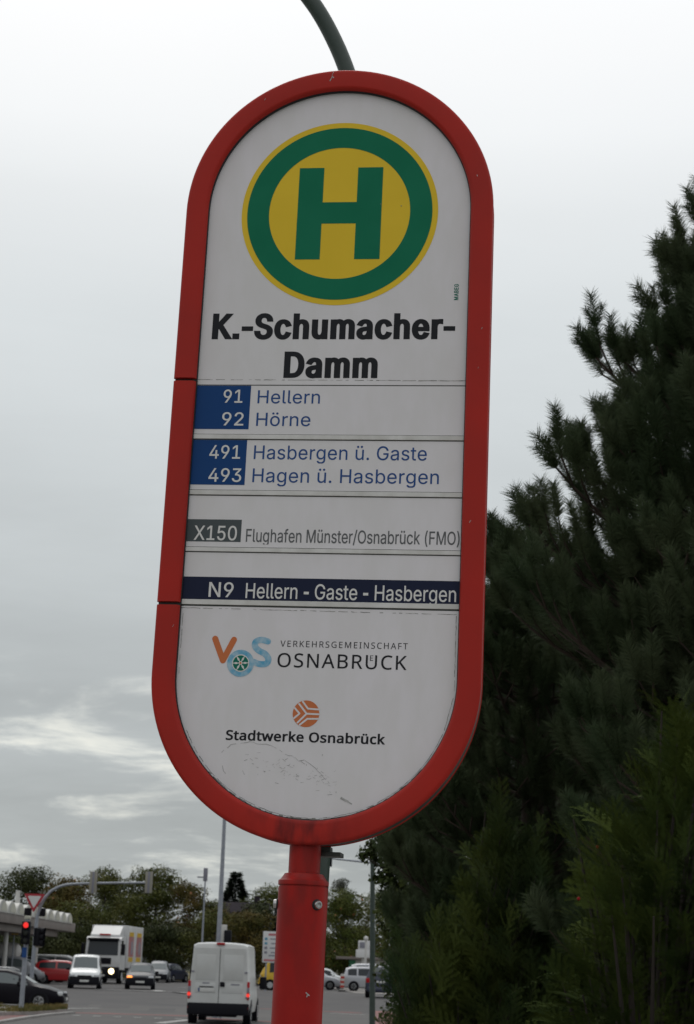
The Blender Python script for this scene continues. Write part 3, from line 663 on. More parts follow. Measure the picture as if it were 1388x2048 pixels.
GLYPHS_B = ''' |209|
A|512|437,0 -69,177 -227,0 -68,-177 -73,0 224,575 65,0 223,-575;282,415 -8,23 -11,35 -8,27 -8,-32 -9,-30 -8,-23 -65,-174 181,0
B|521|241,573 41,-2 37,-3 32,-7 29,-9 24,-11 24,-19 17,-25 10,-30 4,-36 -2,-22 -4,-20 -7,-18 -9,-17 -13,-14 -15,-12 -17,-11 -20,-8 -22,-5 0,-4 23,-5 22,-7 20,-9 18,-12 15,-14 13,-17 9,-21 6,-24 2,-28 -2,-25 -4,-23 -8,-22 -10,-19 -18,-22 -23,-19 -28,-14 -23,-8 -25,-6 -28,-4 -30,-1 -201,0 0,573;256,329 34,1 28,5 22,7 17,10 15,19 9,23 3,29 -4,28 -11,23 -18,16 -19,9 -24,7 -29,4 -34,1 -95,0 0,-182;150,269 0,-208 115,0 36,2 29,5 24,10 17,13 17,21 10,26 3,30 -2,20 -4,17 -7,16 -11,14 -15,12 -18,9 -23,7 -28,4 -33,2
C|507|323,517 -29,-1 -28,-6 -25,-8 -24,-12 -21,-16 -18,-18 -16,-22 -13,-24 -10,-27 -6,-22 -4,-24 -3,-25 -1,-26 1,-34 5,-32 7,-29 9,-27 13,-25 15,-22 17,-18 21,-16 23,-12 26,-9 29,-5 31,-2 25,1 24,2 23,4 66,16 0,-63 -22,-7 -22,-6 -23,-4 -24,-4 -27,-1 -30,-1 -34,1 -31,5 -30,7 -26,10 -25,13 -27,20 -24,24 -20,27 -17,32 -10,27 -9,30 -5,31 -4,33 -1,35 1,32 3,30 6,29 8,28 10,26 12,24 14,22 17,21 18,18 21,17 22,14 25,11 27,10 28,6 31,4 32,2 29,-1 28,-3 28,-5 26,-7 25,-8 22,-10 -29,-61 -59,22 -22,5 -24,3
E|446|398,0 -320,0 0,573 320,0 0,-64 -248,0 0,-179 233,0 0,-62 -233,0 0,-205 248,0
F|416|150,0 -72,0 0,573 320,0 0,-64 -248,0 0,-203 233,0 0,-63 -233,0
G|584|326,302 198,0 0,-280 -23,-7 -23,-7 -24,-5 -23,-4 -25,-3 -26,-2 -28,-2 -29,0 -34,1 -33,5 -30,7 -27,10 -26,13 -23,15 -21,18 -18,20 -17,23 -13,26 -12,27 -9,29 -6,32 -4,33 -1,35 1,35 5,33 7,31 9,30 13,27 16,25 17,23 21,20 22,18 26,16 27,13 30,10 32,8 34,4 37,2 23,-1 23,-2 23,-2 22,-4 28,-7 26,-8 25,-10 -27,-63 -21,9 -23,8 -24,7 -26,5 -26,3 -27,1 -33,-2 -31,-5 -28,-9 -25,-12 -23,-15 -21,-19 -17,-21 -14,-25 -11,-27 -8,-29 -5,-32 -2,-35 2,-33 4,-31 7,-29 9,-27 13,-25 16,-22 19,-19 22,-16 25,-13 29,-9 33,-6 37,-1 24,0 21,1 19,3 48,9 0,170 -126,0
H|594|516,0 -73,0 0,267 -293,0 0,-267 -72,0 0,573 72,0 0,-243 293,0 0,243 73,0
I|272|239,0 -207,0 0,42 67,15 0,458 -67,16 0,42 207,0 0,-42 -67,-16 0,-458 67,-15
K|496|496,0 -85,0 -202,273 -59,-51 0,-222 -72,0 0,573 72,0 0,-283 49,55 50,54 154,174 85,0 -227,-250
M|727|330,0 -188,502 -3,0 3,-41 2,-54 0,-60 0,-347 -66,0 0,573 106,0 177,-470 3,0 180,470 106,0 0,-573 -72,0 0,352 1,56 2,52 3,41 -3,0 -191,-501
N|609|532,0 -85,0 -306,476 -3,0 3,-44 2,-54 1,-58 0,-320 -66,0 0,573 83,0 306,-474 3,0 -2,38 -2,56 -2,56 0,324 68,0
O|626|577,287 -1,-32 -3,-31 -5,-30 -7,-28 -10,-26 -11,-24 -14,-22 -16,-21 -17,-19 -20,-16 -22,-14 -23,-11 -26,-9 -27,-7 -30,-4 -31,-1 -33,1 -30,4 -29,7 -26,9 -23,12 -22,14 -20,16 -17,18 -16,21 -13,22 -11,25 -9,26 -7,28 -5,29 -3,31 -1,33 1,34 4,33 5,31 8,29 11,27 16,31 20,27 24,24 28,21 24,13 28,10 29,7 33,5 34,1 34,-1 31,-4 29,-8 26,-10 25,-13 27,-20 24,-24 20,-28 17,-31 11,-27 9,-29 6,-31 3,-33;125,287 1,-35 4,-32 6,-30 9,-27 12,-25 14,-21 17,-19 19,-15 23,-13 25,-8 28,-6 31,-1 31,1 28,6 25,8 22,13 19,15 17,19 14,21 11,25 9,27 6,30 4,32 1,35 -2,42 -5,37 -9,34 -13,30 -16,27 -20,22 -24,17 -28,12 -33,8 -37,2 -31,-2 -28,-5 -25,-9 -23,-12 -19,-15 -17,-18 -14,-22 -12,-24 -9,-27 -6,-30 -4,-32
R|499|236,573 34,-2 31,-3 28,-6 24,-7 28,-15 23,-18 18,-22 10,-19 7,-21 4,-24 1,-26 -2,-29 -5,-25 -10,-22 -12,-19 -14,-17 -16,-13 -18,-11 -18,-10 -19,-7 157,-257 -84,0 -139,237 -114,0 0,-237 -72,0 0,573;232,510 -82,0 0,-212 86,0 32,1 28,5 23,9 19,12 17,22 11,27 4,33 -2,23 -5,20 -8,17 -12,13 -15,11 -18,9 -23,5 -26,4
S|440|403,153 -3,-32 -8,-29 -14,-26 -19,-22 -24,-18 -28,-15 -24,-8 -26,-6 -29,-4 -30,-1 -61,3 -54,9 -42,15 0,69 21,-8 24,-8 27,-7 29,-6 29,-3 30,-1 27,1 24,4 21,6 17,8 15,11 11,13 8,15 5,16 1,18 -1,17 -4,16 -7,14 -10,13 -13,11 -18,12 -22,11 -27,11 -32,13 -24,9 -21,10 -20,10 -17,11 -16,12 -13,13 -11,14 -9,15 -8,16 -5,18 -3,20 -1,22 3,29 7,26 13,23 18,20 21,17 26,13 21,8 23,5 25,3 26,2 31,-1 28,-3 28,-5 25,-7 24,-7 22,-9 -23,-62 -20,8 -21,7 -23,6 -24,5 -24,3 -25,1 -22,-1 -20,-3 -18,-6 -14,-8 -13,-10 -9,-11 -9,-21 -3,-23 1,-18 4,-16 7,-14 10,-13 13,-11 16,-11 21,-10 24,-11 29,-12 24,-9 23,-10 20,-10 19,-10 21,-15 18,-17 14,-19 10,-22 6,-25
T|446|259,0 -72,0 0,509 -179,0 0,64 429,0 0,-64 -178,0
U|586|513,202 -1,-29 -5,-27 -7,-26 -11,-25 -13,-23 -17,-20 -20,-17 -23,-15 -27,-12 -29,-9 -33,-5 -37,-2 -40,2 -37,7 -32,12 -29,16 -24,21 -20,25 -16,28 -11,30 -7,34 -2,37 0,369 72,0 0,-372 3,-33 7,-29 11,-25 17,-21 21,-17 25,-12 31,-7 35,-2 33,2 28,6 24,10 20,15 16,17 12,21 8,23 5,25 2,28 0,371 71,0
V|481|481,573 -204,-573 -73,0 -204,573 75,0 129,-368 16,-45 11,-41 10,-39 9,39 12,42 15,46 128,366
a|450|231,437 37,-2 31,-7 27,-10 21,-15 17,-20 12,-25 7,-30 2,-35 0,-293 -51,0 -14,61 -3,0 -13,-15 -12,-13 -13,-11 -14,-9 -15,-8 -16,-6 -18,-4 -21,-2 -23,-1 -24,1 -24,5 -21,8 -19,10 -16,14 -13,18 -10,20 -6,24 -2,27 3,31 10,26 15,23 22,20 23,12 27,10 31,8 35,5 40,3 73,2 0,26 -3,32 -7,25 -13,17 -18,12 -22,7 -26,2 -22,-1 -22,-3 -20,-6 -57,-23 -22,53 20,10 22,9 25,7 26,6 27,4;252,208 -37,-3 -31,-5 -25,-8 -18,-10 -17,-17 -11,-21 -3,-25 2,-22 8,-18 12,-13 16,-10 19,-5 21,-2 27,2 23,5 22,10 19,13 16,17 11,21 7,25 2,30 0,38
b|493|139,461 -1,-51 -3,-37 4,0 14,17 16,15 20,14 24,10 27,6 32,2 31,-2 28,-7 26,-11 23,-16 21,-20 17,-24 14,-29 9,-33 6,-38 2,-42 -1,-35 -4,-33 -7,-29 -10,-27 -12,-23 -15,-20 -16,-17 -19,-14 -21,-11 -22,-8 -24,-4 -26,-2 -32,2 -27,6 -24,10 -20,14 -16,14 -14,17 -6,0 -14,-55 -51,0 0,609 71,0;260,379 -29,-2 -24,-6 -19,-10 -16,-13 -13,-18 -9,-22 -5,-19 -3,-21 -3,-24 0,-27 0,-3 1,-37 5,-33 8,-28 12,-23 16,-19 21,-13 27,-8 32,-2 27,2 24,8 20,13 16,19 12,24 9,28 5,33 2,38 -2,38 -5,33 -9,28 -12,23 -17,18 -20,12 -23,8
c|385|241,-8 -28,1 -26,5 -25,7 -23,10 -21,13 -19,17 -16,20 -14,22 -11,27 -8,29 -4,33 -2,37 2,37 5,34 8,31 12,27 14,23 17,20 19,16 21,14 24,10 25,7 26,4 28,2 22,-1 21,-2 21,-4 19,-5 16,-5 14,-6 -21,-59 -45,14 -48,6 -27,-2 -24,-6 -21,-10 -17,-15 -14,-18 -10,-22 -8,-26 -4,-30 -2,-34 2,-32 4,-29 8,-26 10,-22 14,-18 17,-15 19,-10 23,-6 26,-2 22,1 21,2 19,4 49,18 0,-63 -15,-7 -16,-5 -16,-5 -19,-3 -21,-2
d|493|221,-8 -31,2 -28,7 -26,11 -23,16 -21,20 -17,24 -14,29 -9,33 -6,38 -2,42 2,42 6,38 10,33 13,30 18,24 20,21 24,15 25,12 29,7 30,2 22,-1 19,-3 18,-5 16,-6 14,-7 13,-9 31,-33 5,0 -3,31 -2,33 0,171 71,0 0,-609 -57,0 -10,58 -4,0 -31,-34 -13,-9 -14,-8 -17,-6 -17,-5 -20,-3;232,51 31,2 27,7 21,11 17,17 12,21 8,26 6,30 1,35 0,13 -1,38 -5,33 -9,29 -11,23 -16,19 -22,14 -27,8 -33,2 -27,-3 -23,-8 -19,-14 -16,-20 -13,-25 -9,-28 -5,-32 -2,-36 2,-37 5,-32 9,-28 13,-23 16,-19 19,-13 24,-8
e|452|234,438 27,-2 25,-4 22,-8 21,-10 19,-13 16,-16 14,-18 12,-21 9,-23 7,-24 4,-27 1,-28 0,-43 -294,0 3,-34 7,-30 12,-26 15,-21 20,-16 23,-12 27,-7 30,-3 26,1 25,3 22,4 21,6 22,7 22,9 0,-62 -22,-9 -21,-7 -22,-5 -23,-4 -25,-2 -28,-1 -30,2 -27,4 -27,8 -24,11 -22,14 -20,17 -16,20 -15,23 -11,26 -8,29 -5,31 -2,35 2,34 4,31 7,29 11,27 13,24 15,21 18,17 20,16 23,12 24,8 26,5;233,380 -31,-3 -27,-11 -21,-18 -14,-18 -10,-21 -7,-24 -4,-28 219,0 -2,24 -3,21 -7,20 -8,16 -12,15 -14,11 -16,9 -20,5
k|428|138,291 -1,-34 -2,-36 3,0 14,19 20,24 17,21 137,145 83,0 -174,-184 186,-246 -85,0 -149,200 -49,-42 0,-158 -70,0 0,609 70,0
n|496|275,438 36,-2 32,-7 26,-12 22,-16 18,-22 12,-27 7,-33 3,-39 0,-280 -70,0 0,275 -3,32 -7,26 -13,20 -19,14 -24,9 -30,3 -33,-3 -28,-8 -22,-12 -16,-18 -12,-22 -8,-27 -6,-31 -1,-35 0,-223 -71,0 0,430 57,0 11,-59 4,0 10,14 12,13 13,11 15,9 16,7 16,6 17,4 18,2
r|331|269,438 26,-1 24,-4 -9,-65 -23,4 -23,2 -16,-1 -16,-4 -15,-6 -15,-8 -13,-9 -13,-12 -10,-13 -10,-16 -7,-16 -6,-19 -3,-19 -1,-22 0,-229 -71,0 0,430 58,0 8,-79 3,0 10,16 11,14 12,14 13,12 15,11 16,8 17,7 18,4
s|384|348,119 -2,-27 -7,-23 -12,-20 -16,-17 -19,-14 -24,-12 -20,-6 -22,-4 -24,-3 -26,-1 -28,1 -26,2 -23,4 -21,6 -19,6 -17,8 0,64 18,-8 21,-8 23,-7 24,-6 25,-4 25,-1 33,2 25,6 20,9 13,13 8,15 3,18 -9,29 -12,13 -20,13 -17,9 -22,9 -26,11 -26,10 -24,11 -21,11 -19,11 -15,13 -12,14 -9,17 -5,19 -2,22 3,26 8,22 14,20 19,16 24,13 28,9 31,6 34,2 26,-1 24,-3 23,-4 23,-6 21,-7 20,-8 -24,-56 -57,19 -20,5 -20,2 -21,1 -26,-1 -22,-5 -18,-8 -17,-16 -6,-22 3,-16 8,-14 14,-12 21,-12 65,-28 26,-10 23,-10 21,-11 17,-12 15,-12 12,-15 8,-17 5,-19
t|289|212,50 33,3 27,6 0,-54 -32,-9 -40,-4 -22,1 -21,4 -19,7 -18,9 -16,14 -13,17 -9,22 -6,27 -2,32 0,250 -61,0 0,34 62,28 28,91 41,0 0,-98 125,0 0,-55 -125,0 0,-248 2,-24 7,-20 10,-14 14,-11 16,-6
w|630|346,243 -10,33 -8,32 -7,27 -5,22 -3,0 -5,-22 -6,-28 -8,-32 -10,-33 -77,-241 -80,0 -118,430 73,0 59,-230 12,-47 10,-45 6,-36 3,0 6,24 7,31 8,32 8,28 76,243 77,0 74,-243 12,-39 11,-40 6,-35 3,0 6,34 11,45 12,48 60,230 72,0 -119,-430 -83,0
ü|496|427,430 0,-430 -57,0 -11,57 -3,0 -10,-14 -12,-12 -13,-11 -15,-9 -16,-7 -17,-5 -17,-4 -18,-2 -18,-1 -33,2 -28,5 -25,9 -22,13 -17,17 -14,21 -10,26 -6,29 -2,34 0,282 72,0 0,-277 2,-31 8,-26 13,-20 18,-14 24,-9 30,-2 30,2 25,6 21,10 17,13 13,18 9,21 7,25 4,29 1,31 0,224;136,546 2,18 9,12 26,9 27,-9 8,-12 3,-18 -3,-17 -8,-13 -13,-7 -14,-3 -14,3 -12,7 -9,13;286,546 3,18 8,12 26,9 27,-9 8,-12 3,-18 -3,-17 -8,-13 -13,-7 -14,-3 -14,3 -12,7 -8,13'''


# ------------------------------------------------------------------ lettering
def load_glyphs(s):
    out = {}
    for ln in s.strip('\n').split('\n'):
        ch, adv, con = ln.split('|')
        cs = []
        for c in con.split(';'):
            if not c:
                continue
            x = y = 0
            pp = []
            for q in c.split():
                a, b = q.split(',')
                x += int(a)
                y += int(b)
                pp.append((x, y))
            cs.append(pp)
        out[ch] = (int(adv), cs)
    return out


FONT_A = load_glyphs(GLYPHS_A)
FONT_B = load_glyphs(GLYPHS_B)
FONT_A['-'] = (300, [[(45, 165), (255, 165), (255, 247), (45, 247)]])
FONT_C = dict(FONT_A)
FONT_C['-'] = (265, [[(38, 178), (228, 178), (228, 232), (38, 232)]])
FONT_C['.'] = (190, [[(55, 0), (135, 0), (135, 80), (55, 80)]])


def area(c):
    return .5 * sum(a[0] * b[1] - b[0] * a[1] for a, b in zip(c, c[1:] + c[:1]))


def union_tris(contours):
    """triangles of the nonzero-winding union of closed contours"""
    vs, es = [], []
    for c in contours:
        o = len(vs)
        vs += [Vector(p) for p in c]
        es += [(o + i, o + (i + 1) % len(c)) for i in range(len(c))]
    v2, _, f2, _, _, _ = geometry.delaunay_2d_cdt(vs, es, [], 0, 1e-7)
    A = np.array([p for c in contours for p in c])
    B = np.array([p for c in contours for p in c[1:] + c[:1]])
    keep = []
    for f in f2:
        x, y = sum((v2[i] for i in f), Vector((0, 0))) / len(f)
        up = (A[:, 1] <= y) & (B[:, 1] > y)
        dn = (A[:, 1] > y) & (B[:, 1] <= y)
        cr = (B[:, 0] - A[:, 0]) * (y - A[:, 1]) - (x - A[:, 0]) * (B[:, 1] - A[:, 1])
        if int((up & (cr > 0)).sum()) - int((dn & (cr < 0)).sum()) != 0:
            keep.append(f)
    return v2, keep


def grow(c, ex, ey, sg):
    out = []
    n = len(c)
    for i in range(n):
        p, q, r = Vector(c[i - 1]), Vector(c[i]), Vector(c[(i + 1) % n])
        a, b = (q - p).normalized(), (r - q).normalized()
        na, nb = Vector((a.y, -a.x)), Vector((b.y, -b.x))
        m = na + nb
        if m.length < 1e-6:
            m = na
        m.normalize()
        k = min(1 / max(m.dot(na), .35), 1.9)
        out.append((q.x + m.x * k * ex * sg, q.y + m.y * k * ey * sg))
    return out


def text_shapes(mb, s, font, x0, x1, base, cap, y, bx=0.0, by=0.0, track=0, rot=None, clip=None):
    """letters filling x0..x1, cap height cap, strokes fattened by bx, by metres a side, at depth y"""
    cap_u = (573 if font is FONT_B else 509)
    pen, items = 0, []
    for ch in s:
        adv, cs = font[ch]
        if cs:
            items.append((pen, cs))
        pen += adv + track
    lo = min(p + min(q[0] for c in cs for q in c) for p, cs in items)
    hi = max(p + max(q[0] for c in cs for q in c) for p, cs in items)
    sx = (x1 - x0 - 2 * bx) / (hi - lo)
    sy = (cap - 2 * by) / cap_u
    for p, cs in items:
        big = max(cs, key=lambda c: abs(area(c)))
        sg = 1 if area(big) > 0 else -1
        out = []
        for c in cs:
            pts = [(x0 + bx + (p + q[0] - lo) * sx, base + by + q[1] * sy) for q in c]
            if bx or by:
                pts = grow(pts, bx, by, sg)
            if clip is not None:
                pts = [(a, max(b, clip)) for a, b in pts]
            out.append(pts)
        v2, fs = union_tris(out)
        if rot:
            mb.add([(rot(q.x, q.y)[0], y, rot(q.x, q.y)[1]) for q in v2], fs)
        else:
            mb.add([(q.x, y, q.y) for q in v2], fs)


def stroke_shape(mb, lines, y, n=10):
    """union of round-ended strokes; lines = [(points, width), ...]"""
    cons = []
    for pts, w in lines:
        for a, b in zip(pts, pts[1:]):
            a, b = Vector(a), Vector(b)
            t = math.atan2((b - a).y, (b - a).x)
            c = [(b.x + w / 2 * math.cos(t - PI / 2 + PI * k / n), b.y + w / 2 * math.sin(t - PI / 2 + PI * k / n)) for k in range(n + 1)]
            c += [(a.x + w / 2 * math.cos(t + PI / 2 + PI * k / n), a.y + w / 2 * math.sin(t + PI / 2 + PI * k / n)) for k in range(n + 1)]
            cons.append(c)
    v2, fs = union_tris(cons)
    mb.add([(q.x, y, q.y) for q in v2], fs)


def disc(mb, c, r, y, n=96, r_in=0.0):
    o = [(c[0] + r * math.cos(2 * PI * k / n), y, c[1] + r * math.sin(2 * PI * k / n)) for k in range(n)]
    if r_in:
        i = [(c[0] + r_in * math.cos(2 * PI * k / n), y, c[1] + r_in * math.sin(2 * PI * k / n)) for k in range(n)]
        mb.add(o + i, [(k, (k + 1) % n, n + (k + 1) % n, n + k) for k in range(n)])
    else:
        mb.add(o, [tuple(range(n))])


def rect(mb, x0, x1, z0, z1, y):
    mb.add([(x0, y, z0), (x1, y, z0), (x1, y, z1), (x0, y, z1)], [(0, 1, 2, 3)])


# ------------------------------------------------------------------ the bus stop sign
YAW = -0.13087
O = Vector((-0.04678, 3.16128, 1.473 + CAM_Z))          # emblem centre on the sign's front plane
DZ = O.z - .12                                          # height of the emblem centre above the pavement
SIGN_ROLL = 0.04659                                     # the stop leans a little: it was measured against this roll
sign = thing('bus_stop_sign', 'red framed white bus stop sign with green and yellow H emblem on red post', 'bus stop sign', (O.x, O.y, .12), YAW)
_a, _b = math.cos(SIGN_ROLL), math.sin(SIGN_ROLL)
M1 = Matrix((_a * _r0 + _b * _u0, -_b * _r0 + _a * _u0, FWD)).transposed()
M2 = Matrix((RIGHT, UP, FWD)).transposed()
LEAN = Matrix.Translation((0, 0, CAM_Z)) @ (M2 @ M1.transposed()).to_4x4() @ Matrix.Translation((0, 0, -CAM_Z))
sign.matrix_world = LEAN @ Matrix.Translation((O.x, O.y, .12)) @ Matrix.Rotation(YAW, 4, 'Z')
UC, R_OUT, VT, VB = 0.0, .3121, .002, -.947
S1, S2 = -.3616, -.8139


def on_stop(mb, name, m, parent=sign, smooth=35):
    o = mb.build(name, m, parent=parent, smooth=smooth)
    if parent is sign:
        o.location = (0, 0, DZ)
    return o


def stadium(o, n=48, v_lo=None, v_hi=None):
    r = R_OUT - o
    p = [(UC + r * math.cos(PI * k / n), VT + r * math.sin(PI * k / n)) for k in range(n + 1)]
    p += [(UC - r * math.cos(PI * k / n), VB - r * math.sin(PI * k / n)) for k in range(n + 1)]
    return p


PROF = [(.0005, .012), (0, .007), (.0012, .0028), (.0045, .0004), (.008, 0), (.037, 0), (.0405, .0006), (.043, .0028), (.0452, .0065), (.0452, .0100)]


def sweep(mb, path, prof, closed=False):
    """path: list of (centre x, centre z, normal x, normal z, radius); prof (inset, depth)"""
    vs, n = [], len(prof)
    for cx, cz, nx, nz, r in path:
        vs += [(cx + nx * (r - o), d, cz + nz * (r - o)) for o, d in prof]
    fs = []
    m = len(path)
    for i in range(m if closed else m - 1):
        a, b = i * n, ((i + 1) % m) * n
        fs += [(a + k, b + k, b + k + 1, a + k + 1) for k in range(n - 1)]
    if not closed:
        fs += [tuple(range(n)), tuple(range((m - 1) * n, m * n))]
    mb.add(vs, fs)


def left_pt(v):
    return (UC, v, -1, 0, R_OUT)


G = .0032
path = [left_pt(S1 + G), left_pt(-.18)]
path += [(UC, VT, -math.cos(PI * k / 72), math.sin(PI * k / 72), R_OUT) for k in range(73)]
path += [(UC, v, 1, 0, R_OUT) for v in (-.3, -.6)]
path += [(UC, VB, math.cos(PI * k / 72), -math.sin(PI * k / 72), R_OUT) for k in range(73)]
path += [left_pt(-.86), left_pt(S2 - G)]
mb = MB()
sweep(mb, path, PROF)
on_stop(mb, 'frame', 'frame_red', smooth=50)
mb = MB()
sweep(mb, [left_pt(S2 + G), left_pt(-.6), left_pt(S1 - G)], PROF)
on_stop(mb, 'frame_side_cover', 'frame_red', smooth=50)
full = [(UC, VT, math.cos(PI * k / 72), math.sin(PI * k / 72), R_OUT) for k in range(73)] + [(UC, VB, -math.cos(PI * k / 72), -math.sin(PI * k / 72), R_OUT) for k in range(73)]
mb = MB()
sweep(mb, full, [(.0455, .0085), (.0466, .0090), (.0466, .0156)], True)
on_stop(mb, 'gasket', 'gasket')
mb = MB()                                               # closed aluminium box behind the frame
sweep(mb, full, [(.046, .0105), (.0022, .0105), (.0022, .060), (.006, .064), (.05, .064)], True)
mb.prism([(x, z) for x, z in stadium(.048)], .0172, .0625)
on_stop(mb, 'housing', 'body_dark')
mb = MB()                                               # red frame of the back face
sweep(mb, full, [(.046, .0650), (.004, .0645), (.001, .068), (.004, .075), (.040, .075), (.0452, .066)], True)
on_stop(mb, 'back_frame', 'frame_red', smooth=50)
mb = MB()
mb.prism(stadium(.047), .0630, .0680)
on_stop(mb, 'back_panel', 'white_panel')

PY = .0160                                              # face of the white panels
XL, XR = -.2668, .2668


def stadium_part(o, lo, hi):
    r, pts = R_OUT - o, []
    if hi > VT:
        pts += [(UC + r * math.cos(PI * k / 64), VT + r * math.sin(PI * k / 64)) for k in range(65)] + [(UC - r, lo), (UC + r, lo)]
    else:
        pts += [(UC - r * math.cos(PI * k / 64), VB - r * math.sin(PI * k / 64)) for k in range(65)] + [(UC + r, hi), (UC - r, hi)]
    return pts


mb = MB()
mb.prism(stadium_part(.0457, -.3675, 1), PY, PY + .001)
name_panel = on_stop(mb, 'name_panel', 'white_panel', smooth=0)
mb = MB()
mb.prism(stadium_part(.0457, -9, -.8158), PY, PY + .001)
logo_panel = on_stop(mb, 'operator_panel', 'white_panel', smooth=0)


def sub(mb, name, m, parent):
    return mb.build(name, m, parent=parent, smooth=0)


E1 = .00035
mb = MB()
disc(mb, (.001, 0), .2000, PY - E1, 128)
sub(mb, 'emblem_disc', 'emblem_yellow', name_panel)
mb = MB()
disc(mb, (.001, 0), .1885, PY - 2 * E1, 128, .1437)
sub(mb, 'emblem_ring', 'emblem_green', name_panel)
mb = MB()
mb.add([(x + .001, PY - 2 * E1, z) for x, z in ((-.0855, .0995), (-.0350, .0995), (-.0350, .0231), (.0345, .0231), (.0345, .0995), (.0857, .0995), (.0857, -.1015), (.0345, -.1015), (.0345, -.0237), (-.0350, -.0237), (-.0350, -.1015), (-.0855, -.1015))], [tuple(range(12))])
sub(mb, 'emblem_letter', 'emblem_green', name_panel)
mb = MB()
text_shapes(mb, 'K.-Schumacher-', FONT_C, -.2435, .2423, -.2721, .0548, PY - E1, .0037, .0022, 46)
sub(mb, 'lettering', 'black_print', name_panel)
mb = MB()
text_shapes(mb, 'Damm', FONT_C, -.0941, .0924, -.3533, .0552, PY - E1, .0037, .0022, 46)
sub(mb, 'lettering', 'black_print', name_panel)
mb = MB()
text_shapes(mb, 'MABEG', FONT_A, 0, .0338, 0, .0088, PY - E1, .0003, .0003, 60, rot=lambda x, z: (.2467 - z, -.1897 + x))
sub(mb, 'maker_mark', 'print_green', name_panel)

# the four line boards with their rails
for top, bot, rail0, rail1 in ((-.3697, -.4700, -.4714, -.4803), (-.4824, -.5838, -.5852, -.5942), (-.5963, -.6984, -.6998, -.7078), (-.7098, -.8027, -.8031, -.8126)):
    mb = MB()
    mb.box((0, PY + .0005, (top + bot) / 2), (XR - XL, .001, top - bot))
    b = on_stop(mb, 'line_board', 'white_panel', smooth=0)
    mb = MB()
    mb.box((0, PY - .0006, (rail0 + rail1) / 2), (XR - XL - .002, .0032, rail0 - rail1), .0006)
    sub(mb, 'rail', 'white_rail', b)
    if top > -.4:
        lines, box, tcol = [('91', -.2113, -.1730, -.4056, .0272), ('92', -.2112, -.1681, -.4527, .0272)], (-.2664, -.1573, -.4602, -.3700, 'blue_print'), 'blue_text'
        dest = [('Hellern', -.1427, -.0188, -.4064, .0272, .0001), ('Hörne', -.1427, -.0354, -.4530, .0272, .0001)]
    elif top > -.5:
        lines, box, tcol = [('491', -.2318, -.1704, -.5209, .0275), ('493', -.2306, -.1655, -.5680, .0275)], (-.2664, -.1583, -.5740, -.4826, 'blue_print'), 'blue_text'
        dest = [('Hasbergen ü. Gaste', -.1434, .1950, -.5211, .0280, .0001), ('Hagen ü. Hasbergen', -.1434, .2198, -.5680, .0280, .0001)]
    elif top > -.6:
        lines, box, tcol = [('X150', -.2514, -.1670, -.6855, .0288)], (-.2664, -.1590, -.6883, -.6440, 'grey_print'), 'grey_text'
        dest = [('Flughafen Münster/Osnabrück (FMO)', -.1489, .2629, -.6878, .0258, .0002)]
    else:
        lines, box, tcol = [('N9', -.2147, -.1667, -.7975, .0290)], (-.2666, .2658, -.8023, -.7582, 'navy_print'), 'text_white'
        dest = [('Hellern - Gaste - Hasbergen', -.1427, .2595, -.7985, .0295, .0002)]
    mb = MB()
    rect(mb, *box[:4], PY - E1)
    sub(mb, 'number_field', box[4], b)
    for s, x0, x1, bs, cp in lines:
        mb = MB()
        text_shapes(mb, s, FONT_A, x0, x1, bs, cp, PY - 2 * E1, .00035, .00025)
        sub(mb, 'line_number', 'text_white', b)
    for s, x0, x1, bs, cp, bd in dest:
        mb = MB()
        text_shapes(mb, s, FONT_A, x0, x1, bs, cp, PY - 2 * E1 if tcol == 'text_white' else PY - E1, bd, bd, 10 if bd < .0002 else 0, clip=bs - (.0045 if 'FMO' in s else .0040 if 'N9' in lines[0][0] else .0078))
        sub(mb, 'lettering', tcol, b)

# operator logos
mb = MB()
text_shapes(mb, 'VERKEHRSGEMEINSCHAFT', FONT_B, -.0700, .1716, -.8908, .0117, PY - E1, 0, 0, 110)
sub(mb, 'lettering', 'black_print', logo_panel)
mb = MB()
text_shapes(mb, 'OSNABRUCK', FONT_B, -.0738, .1707, -.9298, .0266, PY - E1, .0002, .0002, 55)
text_shapes(mb, 'E', FONT_B, .1016, .1076, -.9138, .0100, PY - E1, 0, 0)
sub(mb, 'lettering', 'black_print', logo_panel)
mb = MB()
text_shapes(mb, 'Stadtwerke Osnabrück', FONT_B, -.1636, .1354, -1.0700, .0186, PY - E1, .00085, .0006, 25)
sub(mb, 'lettering', 'black_print', logo_panel)
mb = MB()
stroke_shape(mb, [([(-.1961, -.8785), (-.1785, -.9198), (-.1597, -.8797)], .0116)], PY - E1)
sub(mb, 'logo_letter', 'orange_print', logo_panel)


def smooth_path(p, k=5):
    out = []
    for i in range(len(p) - 1):
        a, b, c, d = [Vector(p[max(0, min(len(p) - 1, i + q))]) for q in (-1, 0, 1, 2)]
        for j_ in range(k):
            t = j_ / k
            out.append((.5 * ((2 * b) + (c - a) * t + (2 * a - 5 * b + 4 * c - d) * t * t + (3 * b - a - 3 * c + d) * t ** 3))[:])
    return out + [p[-1]]


